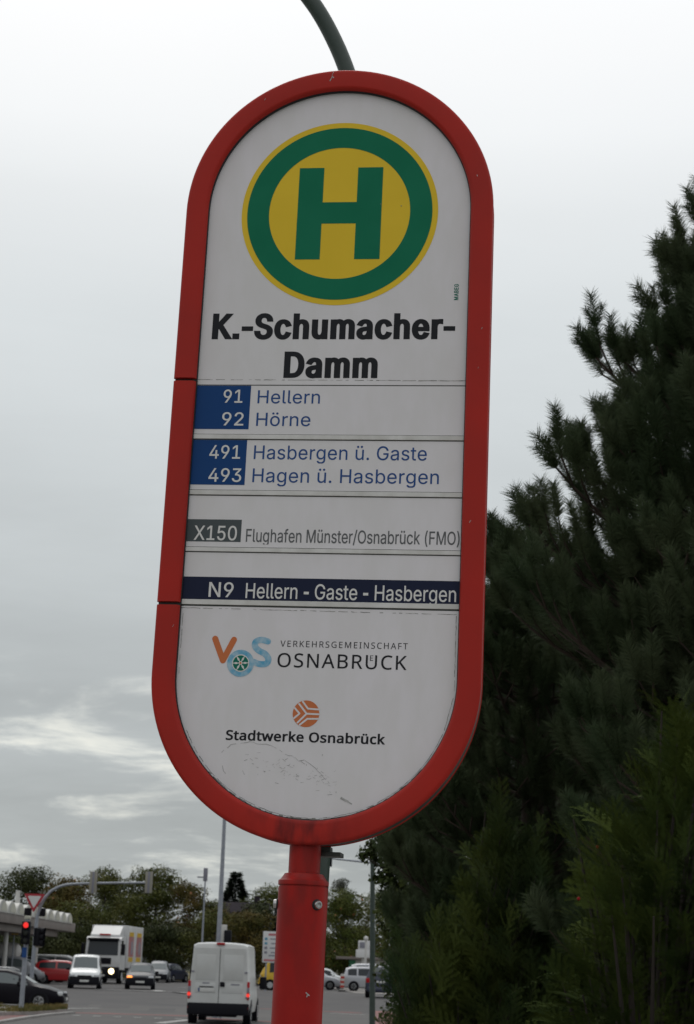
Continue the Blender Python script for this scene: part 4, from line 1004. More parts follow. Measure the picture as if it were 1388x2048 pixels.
mb = MB()
stroke_shape(mb, [(smooth_path([(-.0942, -.8815), (-.1068, -.8787), (-.1172, -.8825), (-.1185, -.8912), (-.1104, -.8995), (-.0985, -.9056), (-.0915, -.9150), (-.0950, -.9240), (-.1075, -.9252), (-.1188, -.9215)], 4), .0118)], PY - E1, 8)
disc(mb, (-.1443, -.9245), .0258, PY - 1.6 * E1, 48, .0160)
sub(mb, 'logo_letter', 'sky_blue_print', logo_panel)
mb = MB()
disc(mb, (-.1441, -.9242), .0166, PY - 2.4 * E1, 48)
sub(mb, 'wheel_rim', 'text_white', logo_panel)
mb = MB()
disc(mb, (-.1441, -.9242), .0147, PY - 3.0 * E1, 48)
sub(mb, 'wheel_field', 'print_green', logo_panel)
mb = MB()
sp = []
for k in range(6):
    a = PI * k / 3 + .04
    d_ = (math.cos(a), math.sin(a))
    sp += [([(-.1441, -.9242), (-.1441 + d_[0] * .0148, -.9242 + d_[1] * .0148)], .0017), ([(-.1441 + d_[0] * .0075, -.9242 + d_[1] * .0075), (-.1441 + d_[0] * .0100, -.9242 + d_[1] * .0100)], .0036)]
sp.append(([(-.1441, -.9242), (-.1440, -.9242)], .0066))
stroke_shape(mb, sp, PY - 3.7 * E1, 6)
sub(mb, 'wheel_spokes', 'text_white', logo_panel)
mb = MB()
disc(mb, (-.1441, -.9242), .0019, PY - 4.3 * E1, 20)
sub(mb, 'wheel_hub', 'orange_print', logo_panel)
mb = MB()
disc(mb, (-.0144, -1.0168), .0251, PY - E1, 64)
sub(mb, 'logo_disc', 'orange_print', logo_panel)
mb = MB()
LR_ = .0251


def lp(x, z):
    return (-.0144 + x * LR_, -1.0168 + z * LR_)


q = []
for pts in ([(.05, 0), (.98, -.02)], [(.05, 0), (-.55, .72)], [(.05, 0), (-.6, -.68)], [(-.28, .90), (.13, .38), (.92, .34)], [(-.42, -.84), (.12, -.38), (.92, -.36)], [(-.86, .40), (-.48, 0), (-.88, -.36)]):
    q.append(([lp(*p) for p in pts], .0033))
stroke_shape(mb, q, PY - 1.8 * E1, 4)
sub(mb, 'logo_lines', 'white_panel', logo_panel)

# wear: sticker remains, dirty seams
rs = random.Random(3)


def crack(mb, pts, w, y, breaks=.25, jit=.0012):
    """broken hairline along pts"""
    for a, b in zip(pts, pts[1:]):
        a, b = Vector(a), Vector(b)
        n = max(1, int((b - a).length / .006))
        prev = a
        for i in range(n):
            c = a.lerp(b, (i + 1) / n) + Vector((rs.uniform(-jit, jit), rs.uniform(-jit, jit)))
            if rs.random() > breaks:
                ww = w * rs.uniform(.5, 1.4)
                d_ = (c - prev).normalized()
                nn = Vector((-d_.y, d_.x)) * ww / 2
                o_ = len(mb.v)
                mb.add([(p.x, y - 1e-5 * (o_ % 7), p.y) for p in (prev - nn, c - nn, c + nn, prev + nn)], [(0, 1, 2, 3)])
            prev = c


mb = MB()
crack(mb, [(-.1699, -1.0938), (-.1547, -1.0793), (-.1172, -1.0726), (-.098, -1.0758), (-.0791, -1.0771), (-.0499, -1.0929), (-.0308, -1.0988), (-.0229, -1.1051), (-.0117, -1.1038), (-.0021, -1.11), (.0174, -1.125), (.0273, -1.1367), (.0371, -1.1455)], .0008, PY - E1, .12)
crack(mb, [(-.1665, -1.118), (-.1640, -1.128), (-.1589, -1.1324), (-.150, -1.137)], .0010, PY - E1, .2)
crack(mb, [(-.128, -1.126), (-.124, -1.134), (-.126, -1.142)], .0010, PY - E1, .3)
for i in range(120):
    t = rs.random() ** .7
    x, z = -.12 + t * .165 + rs.gauss(0, .012), -1.108 - t * .035 + rs.gauss(0, .012)
    crack(mb, [(x, z), (x + rs.uniform(-.008, .008), z + rs.uniform(-.004, .004))], .0006, PY - E1, .3)
tag(sub(mb, 'sticker_remains', 'scuff', logo_panel), kind='stuff')
mb = MB()
crack(mb, [(.058, -1.1700), (.068, -1.1745), (.079, -1.1815)], .004, PY - E1, .1, .002)
for x, z in ((.0205, -1.0926), (-.086, -1.1265), (-.083, -1.0585), (.049, -1.160)):
    mb.box((x, PY - E1, z), (.0016, .0004, .0016))
tag(sub(mb, 'scratch', 'scuff', logo_panel), kind='stuff')
mb = MB()
r = R_OUT - .0500
arc = [(UC - r * math.cos(PI * k / 60), VB - r * math.sin(PI * k / 60)) for k in range(61)]
crack(mb, arc[8:54], .0007, PY - E1, .12, .0006)
r = R_OUT - .0475
arc2 = [(UC - r * math.cos(PI * k / 60), VB - r * math.sin(PI * k / 60)) for k in range(61)]
crack(mb, arc2[14:48], .0013, PY - 1.5 * E1, .2, .0008)
crack(mb, arc2[26:32], .0032, PY - 1.5 * E1, .2, .001)
crack(mb, [(UC - r + .003, -.83), (UC - r + .003, VB)], .0007, PY - E1, .2, .0003)
crack(mb, [(UC + r - .0035, -.825), (UC + r - .0035, VB), arc[58], arc[53]], .0008, PY - E1, .1, .0004)
crack(mb, [(-.2655, -.8195), (.262, -.8225)], .0007, PY - E1, .3, .0004)
tag(sub(mb, 'edge_dirt', 'dark_dirt', logo_panel), kind='stuff')
mb = MB()
crack(mb, [(-.2655, -.3572), (.2655, -.3584)], .0007, PY - E1, .3, .0003)
crack(mb, [(.13, -.3584), (.2655, -.3584)], .0010, PY - 1.4 * E1, .35, .0004)
mb.box((.085, PY - 2.6 * E1, .018), (.0018, .0003, .0018))
mb.box((.1265, PY - 2.6 * E1, .0135), (.0022, .0003, .0018))
tag(sub(mb, 'edge_dirt', 'dark_dirt', name_panel), kind='stuff')
mb = MB()                                               # chipped paint on the frame's crown
crack(mb, [(-.030, .287), (-.026, .300), (-.022, .308)], .0015, -.0004, .15, .0014)
crack(mb, [(-.024, .294), (-.021, .297)], .002, -.0004, 0, .001)
for i in range(7):
    a = rs.uniform(0, PI)
    o_ = rs.uniform(.010, .036)
    if i % 2:
        x, z = (R_OUT - o_) * math.cos(a), VT + (R_OUT - o_) * math.sin(a)
    else:
        x, z = rs.choice((-1, 1)) * (R_OUT - o_), rs.uniform(-.9, -.05)
        if abs(z - S1) < .02 or abs(z - S2) < .02:
            continue
    crack(mb, [(x, z), (x + rs.uniform(-.004, .004), z + rs.uniform(-.006, .006))], rs.uniform(.0005, .0010), -.0004, .1, .0006)
tag(on_stop(mb, 'paint_chip', 'scuff', smooth=0), kind='stuff')

# post, collar and screws
PU, PYC = -.0064, .040
mb = MB()
mb.lathe([(.0291, -1.255), (.0291, -1.3085)], (PU, PYC, 0))
on_stop(mb, 'stem', 'post_red')
mb = MB()
mb.lathe([(.030, -1.3075), (.0355, -1.3088), (.0378, -1.3125), (.0425, -1.3190), (.0462, -1.3215), (.0466, -1.3235), (.0464, -1.3290), (.0452, -1.3300)], (PU, PYC, 0), n=64)
on_stop(mb, 'collar', 'post_red', smooth=28)
mb = MB()
mb.lathe([(.0440, -1.3301), (.0440, -1.3322), (.0456, -1.3326), (.0456, -DZ - .05)], (PU, PYC, 0), n=64)
post = on_stop(mb, 'post', 'post_red')
for ang in (math.radians(-90 + 43), math.radians(180 + 8), math.radians(75)):
    Rm = Matrix.Rotation(ang - PI / 2, 4, 'Z')
    c0 = Vector((PU, PYC, -1.3640))
    parts = MB()
    parts.lathe([(.0098, .0440), (.0100, .0455), (.0094, .0474), (.0075, .0478)], axis='Y', n=28)
    o = parts.build('washer', 'rubber', parent=post)
    o.matrix_local = Matrix.Translation(c0) @ Rm
    parts = MB()
    parts.lathe([(.0062, .0470), (.0074, .0472), (.0077, .0512), (.0068, .0530), (.0044, .0532), (.0042, .0508), (.0010, .0504)], axis='Y', n=28)
    o = parts.build('screw', 'steel', parent=post)
    o.matrix_local = Matrix.Translation(c0) @ Rm
mb = MB()
mb.box((.034, .085, -1.2695), (.046, .05, .008), .001)
mb.box((.012, .082, -1.262), (.05, .03, .012), .001)
on_stop(mb, 'mounting_bracket', 'body_dark')
mb = MB()
crack(mb, [(PU + .020, -1.517), (PU + .026, -1.522)], .003, PYC - .0456 * .9, 0, .001)
crack(mb, [(PU + .022, -1.525), (PU + .024, -1.521)], .0025, PYC - .0456 * .9, 0, .001)
tag(on_stop(mb, 'paint_chip', 'scuff', smooth=0), kind='stuff')


# ------------------------------------------------------------------ vehicles
class Shape:
    """car body as a loft of cross-sections; stations (x, sill z, belt z, top z, half width, half width of the top)"""

    def __init__(self, st):
        self.a = np.array(st, dtype=float)

    def par(self, x):
        return [float(np.interp(x, self.a[:, 0], self.a[:, k])) for k in range(1, 6)]

    def half(self, x):
        zl, zb, zt, w, wt = self.par(x)
        e = min(.07, max(.01, (zt - zb) * .3))
        return [(0, zl), (.82 * w, zl), (.95 * w, zl + .07), (w, zl + .55 * (zb - zl)), (.985 * w, zl + .85 * (zb - zl)), (.965 * w, zb), (wt, zt - e), (.86 * wt, zt - .2 * e), (.45 * wt, zt + .012), (0, zt + .018)]

    def body(self, mb):
        xs = list(self.a[:, 0])
        xx = []
        for a, b in zip(xs, xs[1:]):
            k = 2 if b - a > .3 else 1
            xx += [a + (b - a) * i / k for i in range(k)]
        xx.append(xs[-1])
        rings = []
        for x in xx:
            h = self.half(x)
            rings.append([(x, y, z) for y, z in h] + [(x, -y, z) for y, z in h[-2:0:-1]])
        n = len(rings[0])
        vs = [p for r in rings for p in r]
        fs = [(i * n + k, i * n + (k + 1) % n, (i + 1) * n + (k + 1) % n, (i + 1) * n + k) for i in range(len(rings) - 1) for k in range(n)]
        fs += [tuple(range(n)), tuple(range((len(rings) - 1) * n, len(rings) * n))]
        mb.add(vs, fs)
        return mb

    def side(self, mb, x0, x1, s, lo=.08, hi=.90, off=.010, n=6):
        vs = []
        for i in range(n + 1):
            h = self.half(x0 + (x1 - x0) * i / n)
            b, t = h[5], h[6]
            for f in (lo, hi):
                vs.append((x0 + (x1 - x0) * i / n, s * (b[0] + (t[0] - b[0]) * f + off), b[1] + (t[1] - b[1]) * f))
        mb.add(vs, [(2 * i, 2 * i + 2, 2 * i + 3, 2 * i + 1) for i in range(n)])
        return mb

    def screen(self, mb, x0, x1, off=.012, n=5, wide=1.0):
        vs = []
        for i in range(n + 1):
            x = x0 + (x1 - x0) * i / n
            h = self.half(x)
            d = .02
            sl = (self.par(x + d)[2] - self.par(x - d)[2]) / (2 * d)
            nn = Vector((-sl, 1)).normalized() * off
            for f in (-1, -.6, 0, .6, 1):
                y = f * h[7][0] * wide
                z = h[9][1] + (h[7][1] - h[9][1]) * abs(f) ** 1.5
                vs.append((x + nn.x, y, z + nn.y))
        mb.add(vs, [(5 * i + k, 5 * i + k + 1, 5 * i + k + 6, 5 * i + k + 5) for i in range(n) for k in range(4)])
        return mb


def wheel(parent, x, y, r, w=.20):
    s = 1 if y > 0 else -1
    mb = MB().lathe([(r * .62, -w / 2), (r * .93, -w / 2), (r, -w * .3), (r, w * .3), (r * .93, w / 2), (r * .62, w / 2), (r * .55, w * .2)], axis='Y', n=26)
    o = mb.build('wheel', 'tyre', parent=parent, loc=(x, y, r))
    q = MB().lathe([(r * .60, s * w * .50), (r * .56, s * w * .56), (r * .50, s * w * .42), (r * .2, s * w * .46), (.01, s * w * .5)], axis='Y', n=26)
    q.build('rim', 'rim', parent=o)
    q = MB()
    for k in range(5):
        q.box((math.cos(k * 1.2566) * r * .34, s * w * .47, math.sin(k * 1.2566) * r * .34), (r * .34, .02, r * .09), .004, Matrix.Rotation(-k * 1.2566, 3, 'Y'))
    q.build('spokes', 'rim', parent=o)


def car(name, label, cat, st, paint, loc, h, wheels, wr, screens, sides, glass='glass_grey', group='vehicles on the roads and forecourt',
        lit=None, rails=False, bumper='paint', trim=None):
    t = thing(name, label, cat, loc, h, group)
    S = Shape(st)
    xr, xf = st[0][0], st[-1][0]
    W = max(s[4] for s in st)
    S.body(MB()).build('body', paint, parent=t, smooth=38)
    for i, (a, b) in enumerate(screens):
        S.screen(MB(), a, b).build('windscreen' if i == 0 else 'rear_window', glass, parent=t, smooth=60)
    for a, b in sides:
        for s in (1, -1):
            S.side(MB(), a, b, s).build('side_window', glass, parent=t, smooth=60)
    for x in wheels:
        for s in (1, -1):
            wheel(t, x, s * (W - .09), wr)
            MB().lathe([(wr * 1.17, -.12), (wr * 1.17, .118)], axis='Y', n=26, c=(x, s * (W - .115), wr)).build('wheel_arch', 'black_plastic', parent=t)
    zf = S.par(xf - .16)
    wf = zf[3]
    for s in (1, -1):
        m_ = 'lamp_clear'
        if lit == 'indicator' and s == -1:
            m_ = 'indicator_lit'
        MB().box((xf - .14, s * wf * .80, zf[1] - .045), (.20, .30, .15), .05).build('headlight', m_, parent=t)
        MB().box((xr + .05, s * S.par(xr + .1)[3] * .84, S.par(xr + .1)[1] - .12), (.14, .22, .26), .05).build('tail_light', 'lamp_red', parent=t)
        MB().box((S.a[:, 0][np.argmax(S.a[:, 3])] * 0 + trim_x(st), s * (W + .07), S.par(trim_x(st))[1] + .06), (.10, .20, .14), .04).build('wing_mirror', paint if bumper == 'paint' else 'black_plastic', parent=t)
    MB().box((xf - .02, 0, zf[1] - .09), (.09, wf * .95, .13), .03).build('grille', 'black_plastic', parent=t)
    MB().box((xf - .06, 0, .40 if bumper == 'paint' else .44), (.20, wf * (1.72 if bumper == 'paint' else 2.0), .24 if bumper == 'paint' else .42), .06).build('bumper', paint if bumper == 'paint' else 'black_plastic', parent=t)
    MB().box((xf + .05, 0, .42), (.02, .50, .11), .004).build('number_plate', 'plate_white', parent=t)
    MB().box((xr + .02, 0, .45), (.16, S.par(xr + .1)[3] * 1.75, .26), .06).build('bumper', paint if bumper == 'paint' else 'black_plastic', parent=t)
    MB().box((xr - .045, 0, S.par(xr + .05)[1] - .14), (.02, .50, .11), .004).build('number_plate', 'plate_white', parent=t)
    if rails:
        zr = max(s[3] for s in st)
        wt = min(s[5] for s in st if s[3] > zr - .1)
        for s in (1, -1):
            MB().tube([(-1.7, s * wt * .94, zr - .03), (-1.5, s * wt * .94, zr + .04), (.15, s * wt * .94, zr + .04), (.4, s * wt * .94, zr - .05)], .018, 8).build('roof_rail', 'rim', parent=t)
    return t


def trim_x(st):
    """where the door mirrors sit: just behind the foot of the windscreen"""
    top = [s for s in st if s[3] - s[2] > .2]
    return top[-1][0] + .12


HATCH = [(-1.95, .38, .66, .70, .66, .58), (-1.90, .26, .86, 1.00, .76, .62), (-1.74, .20, .93, 1.30, .82, .60), (-1.45, .20, .94, 1.42, .845, .58), (-.6, .20, .93, 1.47, .85, .58),
         (.15, .20, .91, 1.45, .85, .58), (.50, .20, .90, 1.36, .85, .59), (1.08, .20, .87, .95, .84, .70), (1.5, .20, .81, .86, .82, .68), (1.83, .22, .70, .74, .76, .60), (1.96, .34, .55, .58, .64, .52)]
WAGON = [(-2.32, .38, .70, .74, .70, .60), (-2.27, .26, .88, .98, .80, .64), (-2.08, .20, .93, 1.34, .86, .60), (-1.8, .20, .94, 1.42, .875, .58), (-.7, .20, .93, 1.46, .88, .59),
         (.15, .20, .91, 1.43, .88, .59), (.52, .20, .90, 1.33, .88, .60), (1.22, .20, .86, .94, .87, .72), (1.75, .20, .78, .83, .84, .68), (2.14, .22, .66, .70, .76, .60), (2.30, .34, .52, .55, .62, .50)]
MPV = [(-2.05, .38, .72, .76, .68, .60), (-2.0, .26, .95, 1.10, .80, .64), (-1.86, .20, 1.0, 1.50, .85, .60), (-1.5, .20, 1.0, 1.60, .87, .60), (-.5, .20, .98, 1.64, .88, .60),
       (.3, .20, .95, 1.60, .88, .60), (.7, .20, .94, 1.46, .88, .61), (1.45, .20, .90, .98, .86, .72), (1.78, .22, .78, .82, .80, .64), (2.05, .34, .58, .62, .66, .54)]
CADDY = [(-2.18, .40, .80, 1.2, .80, .70), (-2.14, .26, 1.0, 1.76, .86, .72), (-1.9, .20, 1.02, 1.82, .88, .72), (-.4, .20, 1.02, 1.83, .90, .72), (.45, .20, 1.0, 1.80, .90, .72), (.72, .20, .99, 1.70, .90, .71),
         (1.28, .20, .97, 1.08, .88, .78), (1.7, .20, .90, .97, .86, .74), (2.05, .22, .74, .80, .82, .66), (2.2, .34, .55, .60, .72, .58)]
SUV = [(-2.2, .42, .80, .86, .76, .66), (-2.14, .32, 1.02, 1.22, .86, .68), (-2.02, .28, 1.06, 1.62, .89, .66), (-1.6, .28, 1.06, 1.72, .90, .66), (-.2, .28, 1.04, 1.74, .91, .67),
       (.4, .28, 1.02, 1.68, .91, .66), (.75, .28, 1.0, 1.52, .91, .66), (1.3, .28, .98, 1.06, .90, .78), (1.9, .28, .90, .96, .87, .72), (2.2, .42, .66, .70, .74, .60)]


def gx(px, py, Y):
    return at(px, py, Y).x


YB = 66.0
car('estate_car', 'black estate car with roof rails in profile behind the traffic island', 'car', WAGON, 'car_black', (gx(124, 1990, YB) - 2.30, YB + .9, .0), 0.02, (-1.42, 1.42), .32, [(.58, 1.18), (-2.22, -1.95)],
    [(-1.95, -1.30), (-1.22, -.42), (-.32, .95)], 'glass_grey', rails=True)
car('hatchback', 'red two door hatchback in profile between the signal post and the white delivery van', 'car', HATCH, 'car_red', (gx(63, 1945, 112) + 1.95, 113, ZR), 0.0, (-1.22, 1.22), .29, [(.55, 1.05), (-1.87, -1.6)],
    [(-1.55, -.50), (-.38, .80)], 'glass_dark')
car('delivery_van', 'small white delivery van with black bumper coming round the bend', 'van', CADDY, 'car_white', (gx(160, 1950, 97.5), 97.5 + 2.2, ZR), math.radians(-83.5), (-1.4, 1.35), .31, [(.74, 1.25), (-2.16, -2.1)],
    [(-1.6, -.5), (-.4, .95)], 'glass_grey', bumper='dark')
car('hatchback', 'dark grey hatchback with its orange indicator lit on the open junction', 'car', HATCH, 'car_grey', (gx(274, 1955, 101), 101 + 1.95, ZR), math.radians(-84.5), (-1.22, 1.22), .30, [(.55, 1.05), (-1.87, -1.6)],
    [(-1.55, -.50), (-.38, .80)], 'glass_grey', lit='indicator', bumper='dark')
car('estate_car', 'pale grey car with dark lower front following the grey hatchback', 'car', MPV, 'car_mid_grey', (gx(313, 1940, 138), 140, ZR), math.radians(-87), (-1.3, 1.3), .30, [(.74, 1.40), (-1.98, -1.9)],
    [(-1.5, -.6), (-.5, .9)], 'glass_grey', bumper='dark')
car('hatchback', 'dark blue car far off at the foot of the trees', 'car', HATCH, 'car_navy', (gx(343, 1940, 146), 145.5, ZR), math.radians(70), (-1.22, 1.22), .30, [(.55, 1.05), (-1.87, -1.6)],
    [(-1.55, -.50), (-.38, .80)], 'glass_dark')
# forecourt on the right
ZF = .36
car('people_carrier', 'silver people carrier parked side on behind the red and white beacon', 'car', MPV, 'car_silver', (gx(686, 1960, 124) + 2.05, 124, ZF), 0.0, (-1.3, 1.3), .31, [(.74, 1.40), (-1.98, -1.9)],
    [(-1.72, -1.1), (-1.0, -.1), (0, 1.0)], 'glass_dark')
car('hatchback', 'silver hatchback parked with its sloping bonnet beside the red sign post', 'car', HATCH, 'car_silver', (gx(681, 1960, 126) - 1.96, 126, ZF), 0.0, (-1.22, 1.22), .30, [(.55, 1.05), (-1.87, -1.6)],
    [(-1.55, -.50), (-.38, .80)], 'glass_dark')
car('hatchback', 'pale hatchback whose windscreen shows above the silver hatchback', 'car', HATCH, 'car_white', (gx(672, 1950, 131) - .9, 132, ZF), 0.0, (-1.22, 1.22), .30, [(.55, 1.05), (-1.87, -1.6)],
    [(-1.55, -.50), (-.38, .80)], 'glass_dark')
car('off_road_car', 'dark off road car half hidden by the hedge beside the green pole', 'car', SUV, 'car_navy', (gx(772, 1970, 96), 99.5, ZR), math.radians(84), (-1.35, 1.35), .36, [(.78, 1.25), (-2.10, -2.03)],
    [(-1.75, -.9), (-.8, .0), (.1, 1.0)], 'glass_grey')
car('hatchback', 'silver car with a steep windscreen behind the dark off road car', 'car', MPV, 'car_silver', (gx(752, 1935, 134), 134, ZF + .25), 0.0, (-1.3, 1.3), .30, [(.74, 1.40), (-1.98, -1.9)],
    [(-1.5, -.6), (-.5, .9)], 'glass_dark')
# petrol station side
car('hatchback', 'white car roof showing behind the red hatchback', 'car', CADDY, 'car_white', (gx(120, 1930, 126), 127, ZR), math.radians(4), (-1.4, 1.35), .31, [(.74, 1.25), (-2.16, -2.1)],
    [(-1.6, -.5), (-.4, .95)], 'glass_grey')
car('hatchback', 'silver car parked under the canopy with its pale windscreen above the black estate car', 'car', MPV, 'car_silver', (gx(28, 1930, 112), 113, ZR), math.radians(-6), (-1.3, 1.3), .30, [(.74, 1.40), (-1.98, -1.9)],
    [(-1.5, -.6), (-.5, .9)], 'glass_grey')
car('estate_car', 'grey car standing behind the signal post beyond the red hatchback', 'car', MPV, 'car_grey', (gx(72, 1925, 122), 123, ZR), math.radians(-20), (-1.3, 1.3), .30, [(.74, 1.40), (-1.98, -1.9)],
    [(-1.5, -.6), (-.5, .9)], 'glass_grey')

# the big white van in front, seen from behind
VAN = [(-2.70, .45, 1.05, 2.42, .955, .845), (-2.66, .32, 1.05, 2.49, .985, .865), (-2.4, .28, 1.05, 2.53, 1.0, .875), (.5, .28, 1.05, 2.53, 1.0, .875), (1.05, .28, 1.05, 2.44, 1.0, .865),
       (1.45, .28, 1.08, 2.02, .99, .83), (2.05, .28, 1.08, 1.28, .96, .78), (2.5, .30, .90, .98, .90, .70), (2.7, .42, .62, .66, .78, .62)]
YV = 56.8
van = thing('panel_van', 'tall white panel van driving away with its brake lights lit', 'van', (gx(440, 1990, YV), YV + 2.7, 0), math.radians(89), 'vehicles on the roads and forecourt')
SV = Shape(VAN)
SV.body(MB()).build('body', 'van_white', parent=van, smooth=38)
SV.screen(MB(), 1.1, 2.0).build('windscreen', 'glass_dark', parent=van)
for s in (1, -1):
    SV.side(MB(), 1.0, 1.9, s, .1, .85).build('side_window', 'glass_dark', parent=van)
    for x in (-1.75, 1.75):
        wheel(van, x, s * .88, .34, .24)
        MB().lathe([(.42, -.12), (.42, .118)], axis='Y', n=26, c=(x, s * .885, .36)).build('wheel_arch', 'black_plastic', parent=van)

    def ey(z):
        return .93 + (z - 1.05) / (2.42 - 1.05) * (.80 - .93) if z > 1.05 else .93
    d = MB()
    zz = [.66, .9, 1.05, 1.6, 2.1, 2.36]
    pts = [(s * .012, z) for z in zz] + [(s * ey(z), z) for z in zz[::-1]]
    n_ = len(pts)
    d.add([(-2.722, y, z) for y, z in pts] + [(-2.69, y, z) for y, z in pts], [tuple(range(n_)), tuple(range(2 * n_ - 1, n_ - 1, -1))] + [(i, i + n_, (i + 1) % n_ + n_, (i + 1) % n_) for i in range(n_)])
    door = d.build('rear_door', 'van_white', parent=van, smooth=0)
    MB().box((-2.723, s * .44, 1.76), (.018, .62, .78), .008).build('blank_window', 'van_white', parent=door)
    MB().box((-2.723, s * .44, 1.12), (.014, .66, .30), .006).build('door_pressing', 'van_white', parent=door)
    for z in (.85, 1.62):
        MB().box((-2.727, s * (ey(z) - .02), z), (.03, .10, .05), .008).build('hinge', 'stripe_grey', parent=door)
    MB().box((-2.715, s * .945, 1.06), (.05, .085, .56), .02).build('tail_light', 'lamp_red', parent=van)
    MB().box((-2.722, s * .945, 1.08), (.05, .08, .16), .01).build('reversing_light', 'stripe_grey', parent=van)
    MB().lathe([(.055, -2.765), (.050, -2.752), (.050, -2.73)], axis='X', n=20, c=(0, s * .945, .92)).build('brake_light', 'lamp_red_lit', parent=van)
    MB().box((-2.765, s * .93, .52), (.02, .08, .07), .01).build('reflector', 'lamp_red', parent=van)
    mb = MB()
    mb.box((1.35, s * 1.18, 1.28), (.12, .24, .42), .05)
    mb.tube([(1.35, s * .98, 1.2), (1.35, s * 1.1, 1.25)], .03, 8)
    mb.build('wing_mirror', 'black_plastic', parent=van)
MB().box((-2.70, 0, .48), (.16, 1.98, .36), .05).build('bumper', 'black_plastic', parent=van)
MB().box((-2.70, 0, 2.50), (.12, .26, .07), .015).build('high_brake_light', 'lamp_red', parent=van)
MB().box((-2.738, .40, 1.06), (.014, .52, .12), .003).build('number_plate', 'plate_white', parent=van)
MB().box((-2.7455, .635, 1.06), (.004, .045, .11)).build('plate_band', 'blue_print', parent=van)
MB().box((-2.745, -.11, 1.24), (.05, .15, .15), .03).build('door_handle', 'black_plastic', parent=van)
MB().box((-2.734, .42, 1.27), (.006, .22, .035)).build('badge', 'stripe_grey', parent=van)
MB().box((-2.734, -.52, 1.24), (.006, .28, .04)).build('badge', 'stripe_grey', parent=van)
MB().box((-2.74, .40, 1.155), (.03, .46, .03), .008).build('plate_lamp', 'black_plastic', parent=van)
MB().box((-2.7095, 0, 1.5), (.022, .012, 1.7)).build('door_seam', 'black_plastic', parent=van)
MB().box((-2.55, 0, .30), (.3, 1.2, .12), .02).build('underbody', 'black_plastic', parent=van)

# the white lorry
YT = 122.0
lorry = thing('lorry', 'white box lorry with headlights on waiting behind the small white van', 'lorry', (gx(203, 1940, YT), YT, ZR), math.radians(-93), 'vehicles on the roads and forecourt')
mb = MB()
mb.prism([(-2.1, .95), (0, .95), (.02, 1.30), (-.02, 1.9), (-.26, 3.02), (-.5, 3.14), (-2.1, 3.2)], -1.22, 1.22)
cab = mb.build('cab', 'truck_white', parent=lorry, smooth=20)
mb = MB()
mb.prism([(-.55, 3.16), (-.62, 3.30), (-1.7, 3.88), (-2.05, 3.92), (-2.05, 3.16)], -1.02, 1.02)
mb.build('air_deflector', 'truck_white', parent=cab, smooth=20)
mb = MB()
mb.add([(.006, -1.06, 1.92), (.006, 1.06, 1.92), (-.222, 1.0, 2.96), (-.222, -1.0, 2.96)], [(0, 1, 2, 3)])
mb.build('windscreen', 'glass_dark', parent=cab)
mb = MB()
mb.box((-.08, 0, 2.98), (.24, 2.2, .16), .04)
mb.build('sun_visor', 'black_plastic', parent=cab)
MB().box((-.60, 0, 3.30), (.16, .78, .10), .02).build('roof_light', 'lamp_red', parent=cab)
MB().box((.02, 0, 1.52), (.06, 1.25, .42), .03).build('grille', 'black_plastic', parent=cab)
MB().box((-.06, 0, .74), (.36, 2.44, .78), .08).build('bumper', 'black_plastic', parent=lorry)
for s in (1, -1):
    MB().lathe([(.14, .12), (.19, .125), (.17, .17), (.02, .185)], axis='X', c=(0, s * .70, .84), n=22).build('headlight', 'head_lit', parent=lorry)
    mb = MB()
    mb.box((-.1, s * 1.42, 2.3), (.16, .22, .75), .04)
    mb.tube([(-.2, s * 1.2, 2.62), (-.12, s * 1.4, 2.62)], .03, 8)
    mb.build('wing_mirror', 'black_plastic', parent=cab)
    mb = MB()
    mb.add([(-1.15, s * 1.226, 1.95), (-.18, s * 1.226, 1.95), (-.38, s * 1.226, 2.9), (-1.15, s * 1.226, 2.9)], [(0, 1, 2, 3)])
    mb.build('side_window', 'glass_dark', parent=cab)
    for x in (-1.25, -5.9, -7.1):
        wheel(lorry, x, s * 1.05, .48, .32)
mb = MB()
mb.box((-5.75, 0, 2.52), (6.9, 2.54, 2.9), .04)
box = mb.build('box_body', 'truck_white', parent=lorry, smooth=20)
for s in (1, -1):
    for x0, x1 in ((-2.75, -5.35), (-6.0, -8.8)):
        xm, w = (x0 + x1) / 2, abs(x1 - x0)
        MB().box((xm, s * 1.274, 2.55), (w * .80, .01, 1.40), .0).build('poster', 'poster_red', parent=box)
        MB().box((xm - w * .12, s * 1.281, 2.45), (w * .26, .008, .9), .0).build('poster', 'poster_blue', parent=box)
        for z in (3.40, 1.66):
            MB().box((xm, s * 1.277, z), (w * .70, .01, .30), .0).build('poster_band', 'yellow_paint', parent=box)
        MB().box((x0 + .16, s * 1.275, 2.52), (.2, .02, 2.86), .004).build('edge_post', 'truck_white', parent=box)
MB().box((-5.6, 0, .98), (6.6, .9, .22), .02).build('chassis', 'black_plastic', parent=lorry)
MB().box((.13, 0, .56), (.02, .52, .12), .004).build('number_plate', 'plate_white', parent=lorry)

# yellow van nose beside the sign post
BOXVAN = [(-1.15, .40, 1.0, 2.0, .86, .80), (-1.10, .28, 1.05, 2.22, .90, .80), (-.9, .24, 1.05, 2.28, .92, .80), (.8, .24, 1.05, 2.28, .92, .80), (1.2, .24, 1.05, 2.20, .92, .79),
          (1.55, .24, 1.04, 1.86, .92, .78), (1.95, .26, 1.0, 1.34, .90, .74), (2.12, .30, .88, .98, .86, .70), (2.2, .40, .62, .70, .78, .64)]
car('yellow_van', 'yellow delivery van showing only its nose under the white notice board', 'van', BOXVAN, 'yellow_paint', (gx(519, 1945, 116) + 2.2, 116, ZR), PI, (-.7, 1.45), .32, [(1.25, 1.95), (-1.14, -1.12)],
    [(-.8, .1), (.3, 1.5)], 'glass_dark')


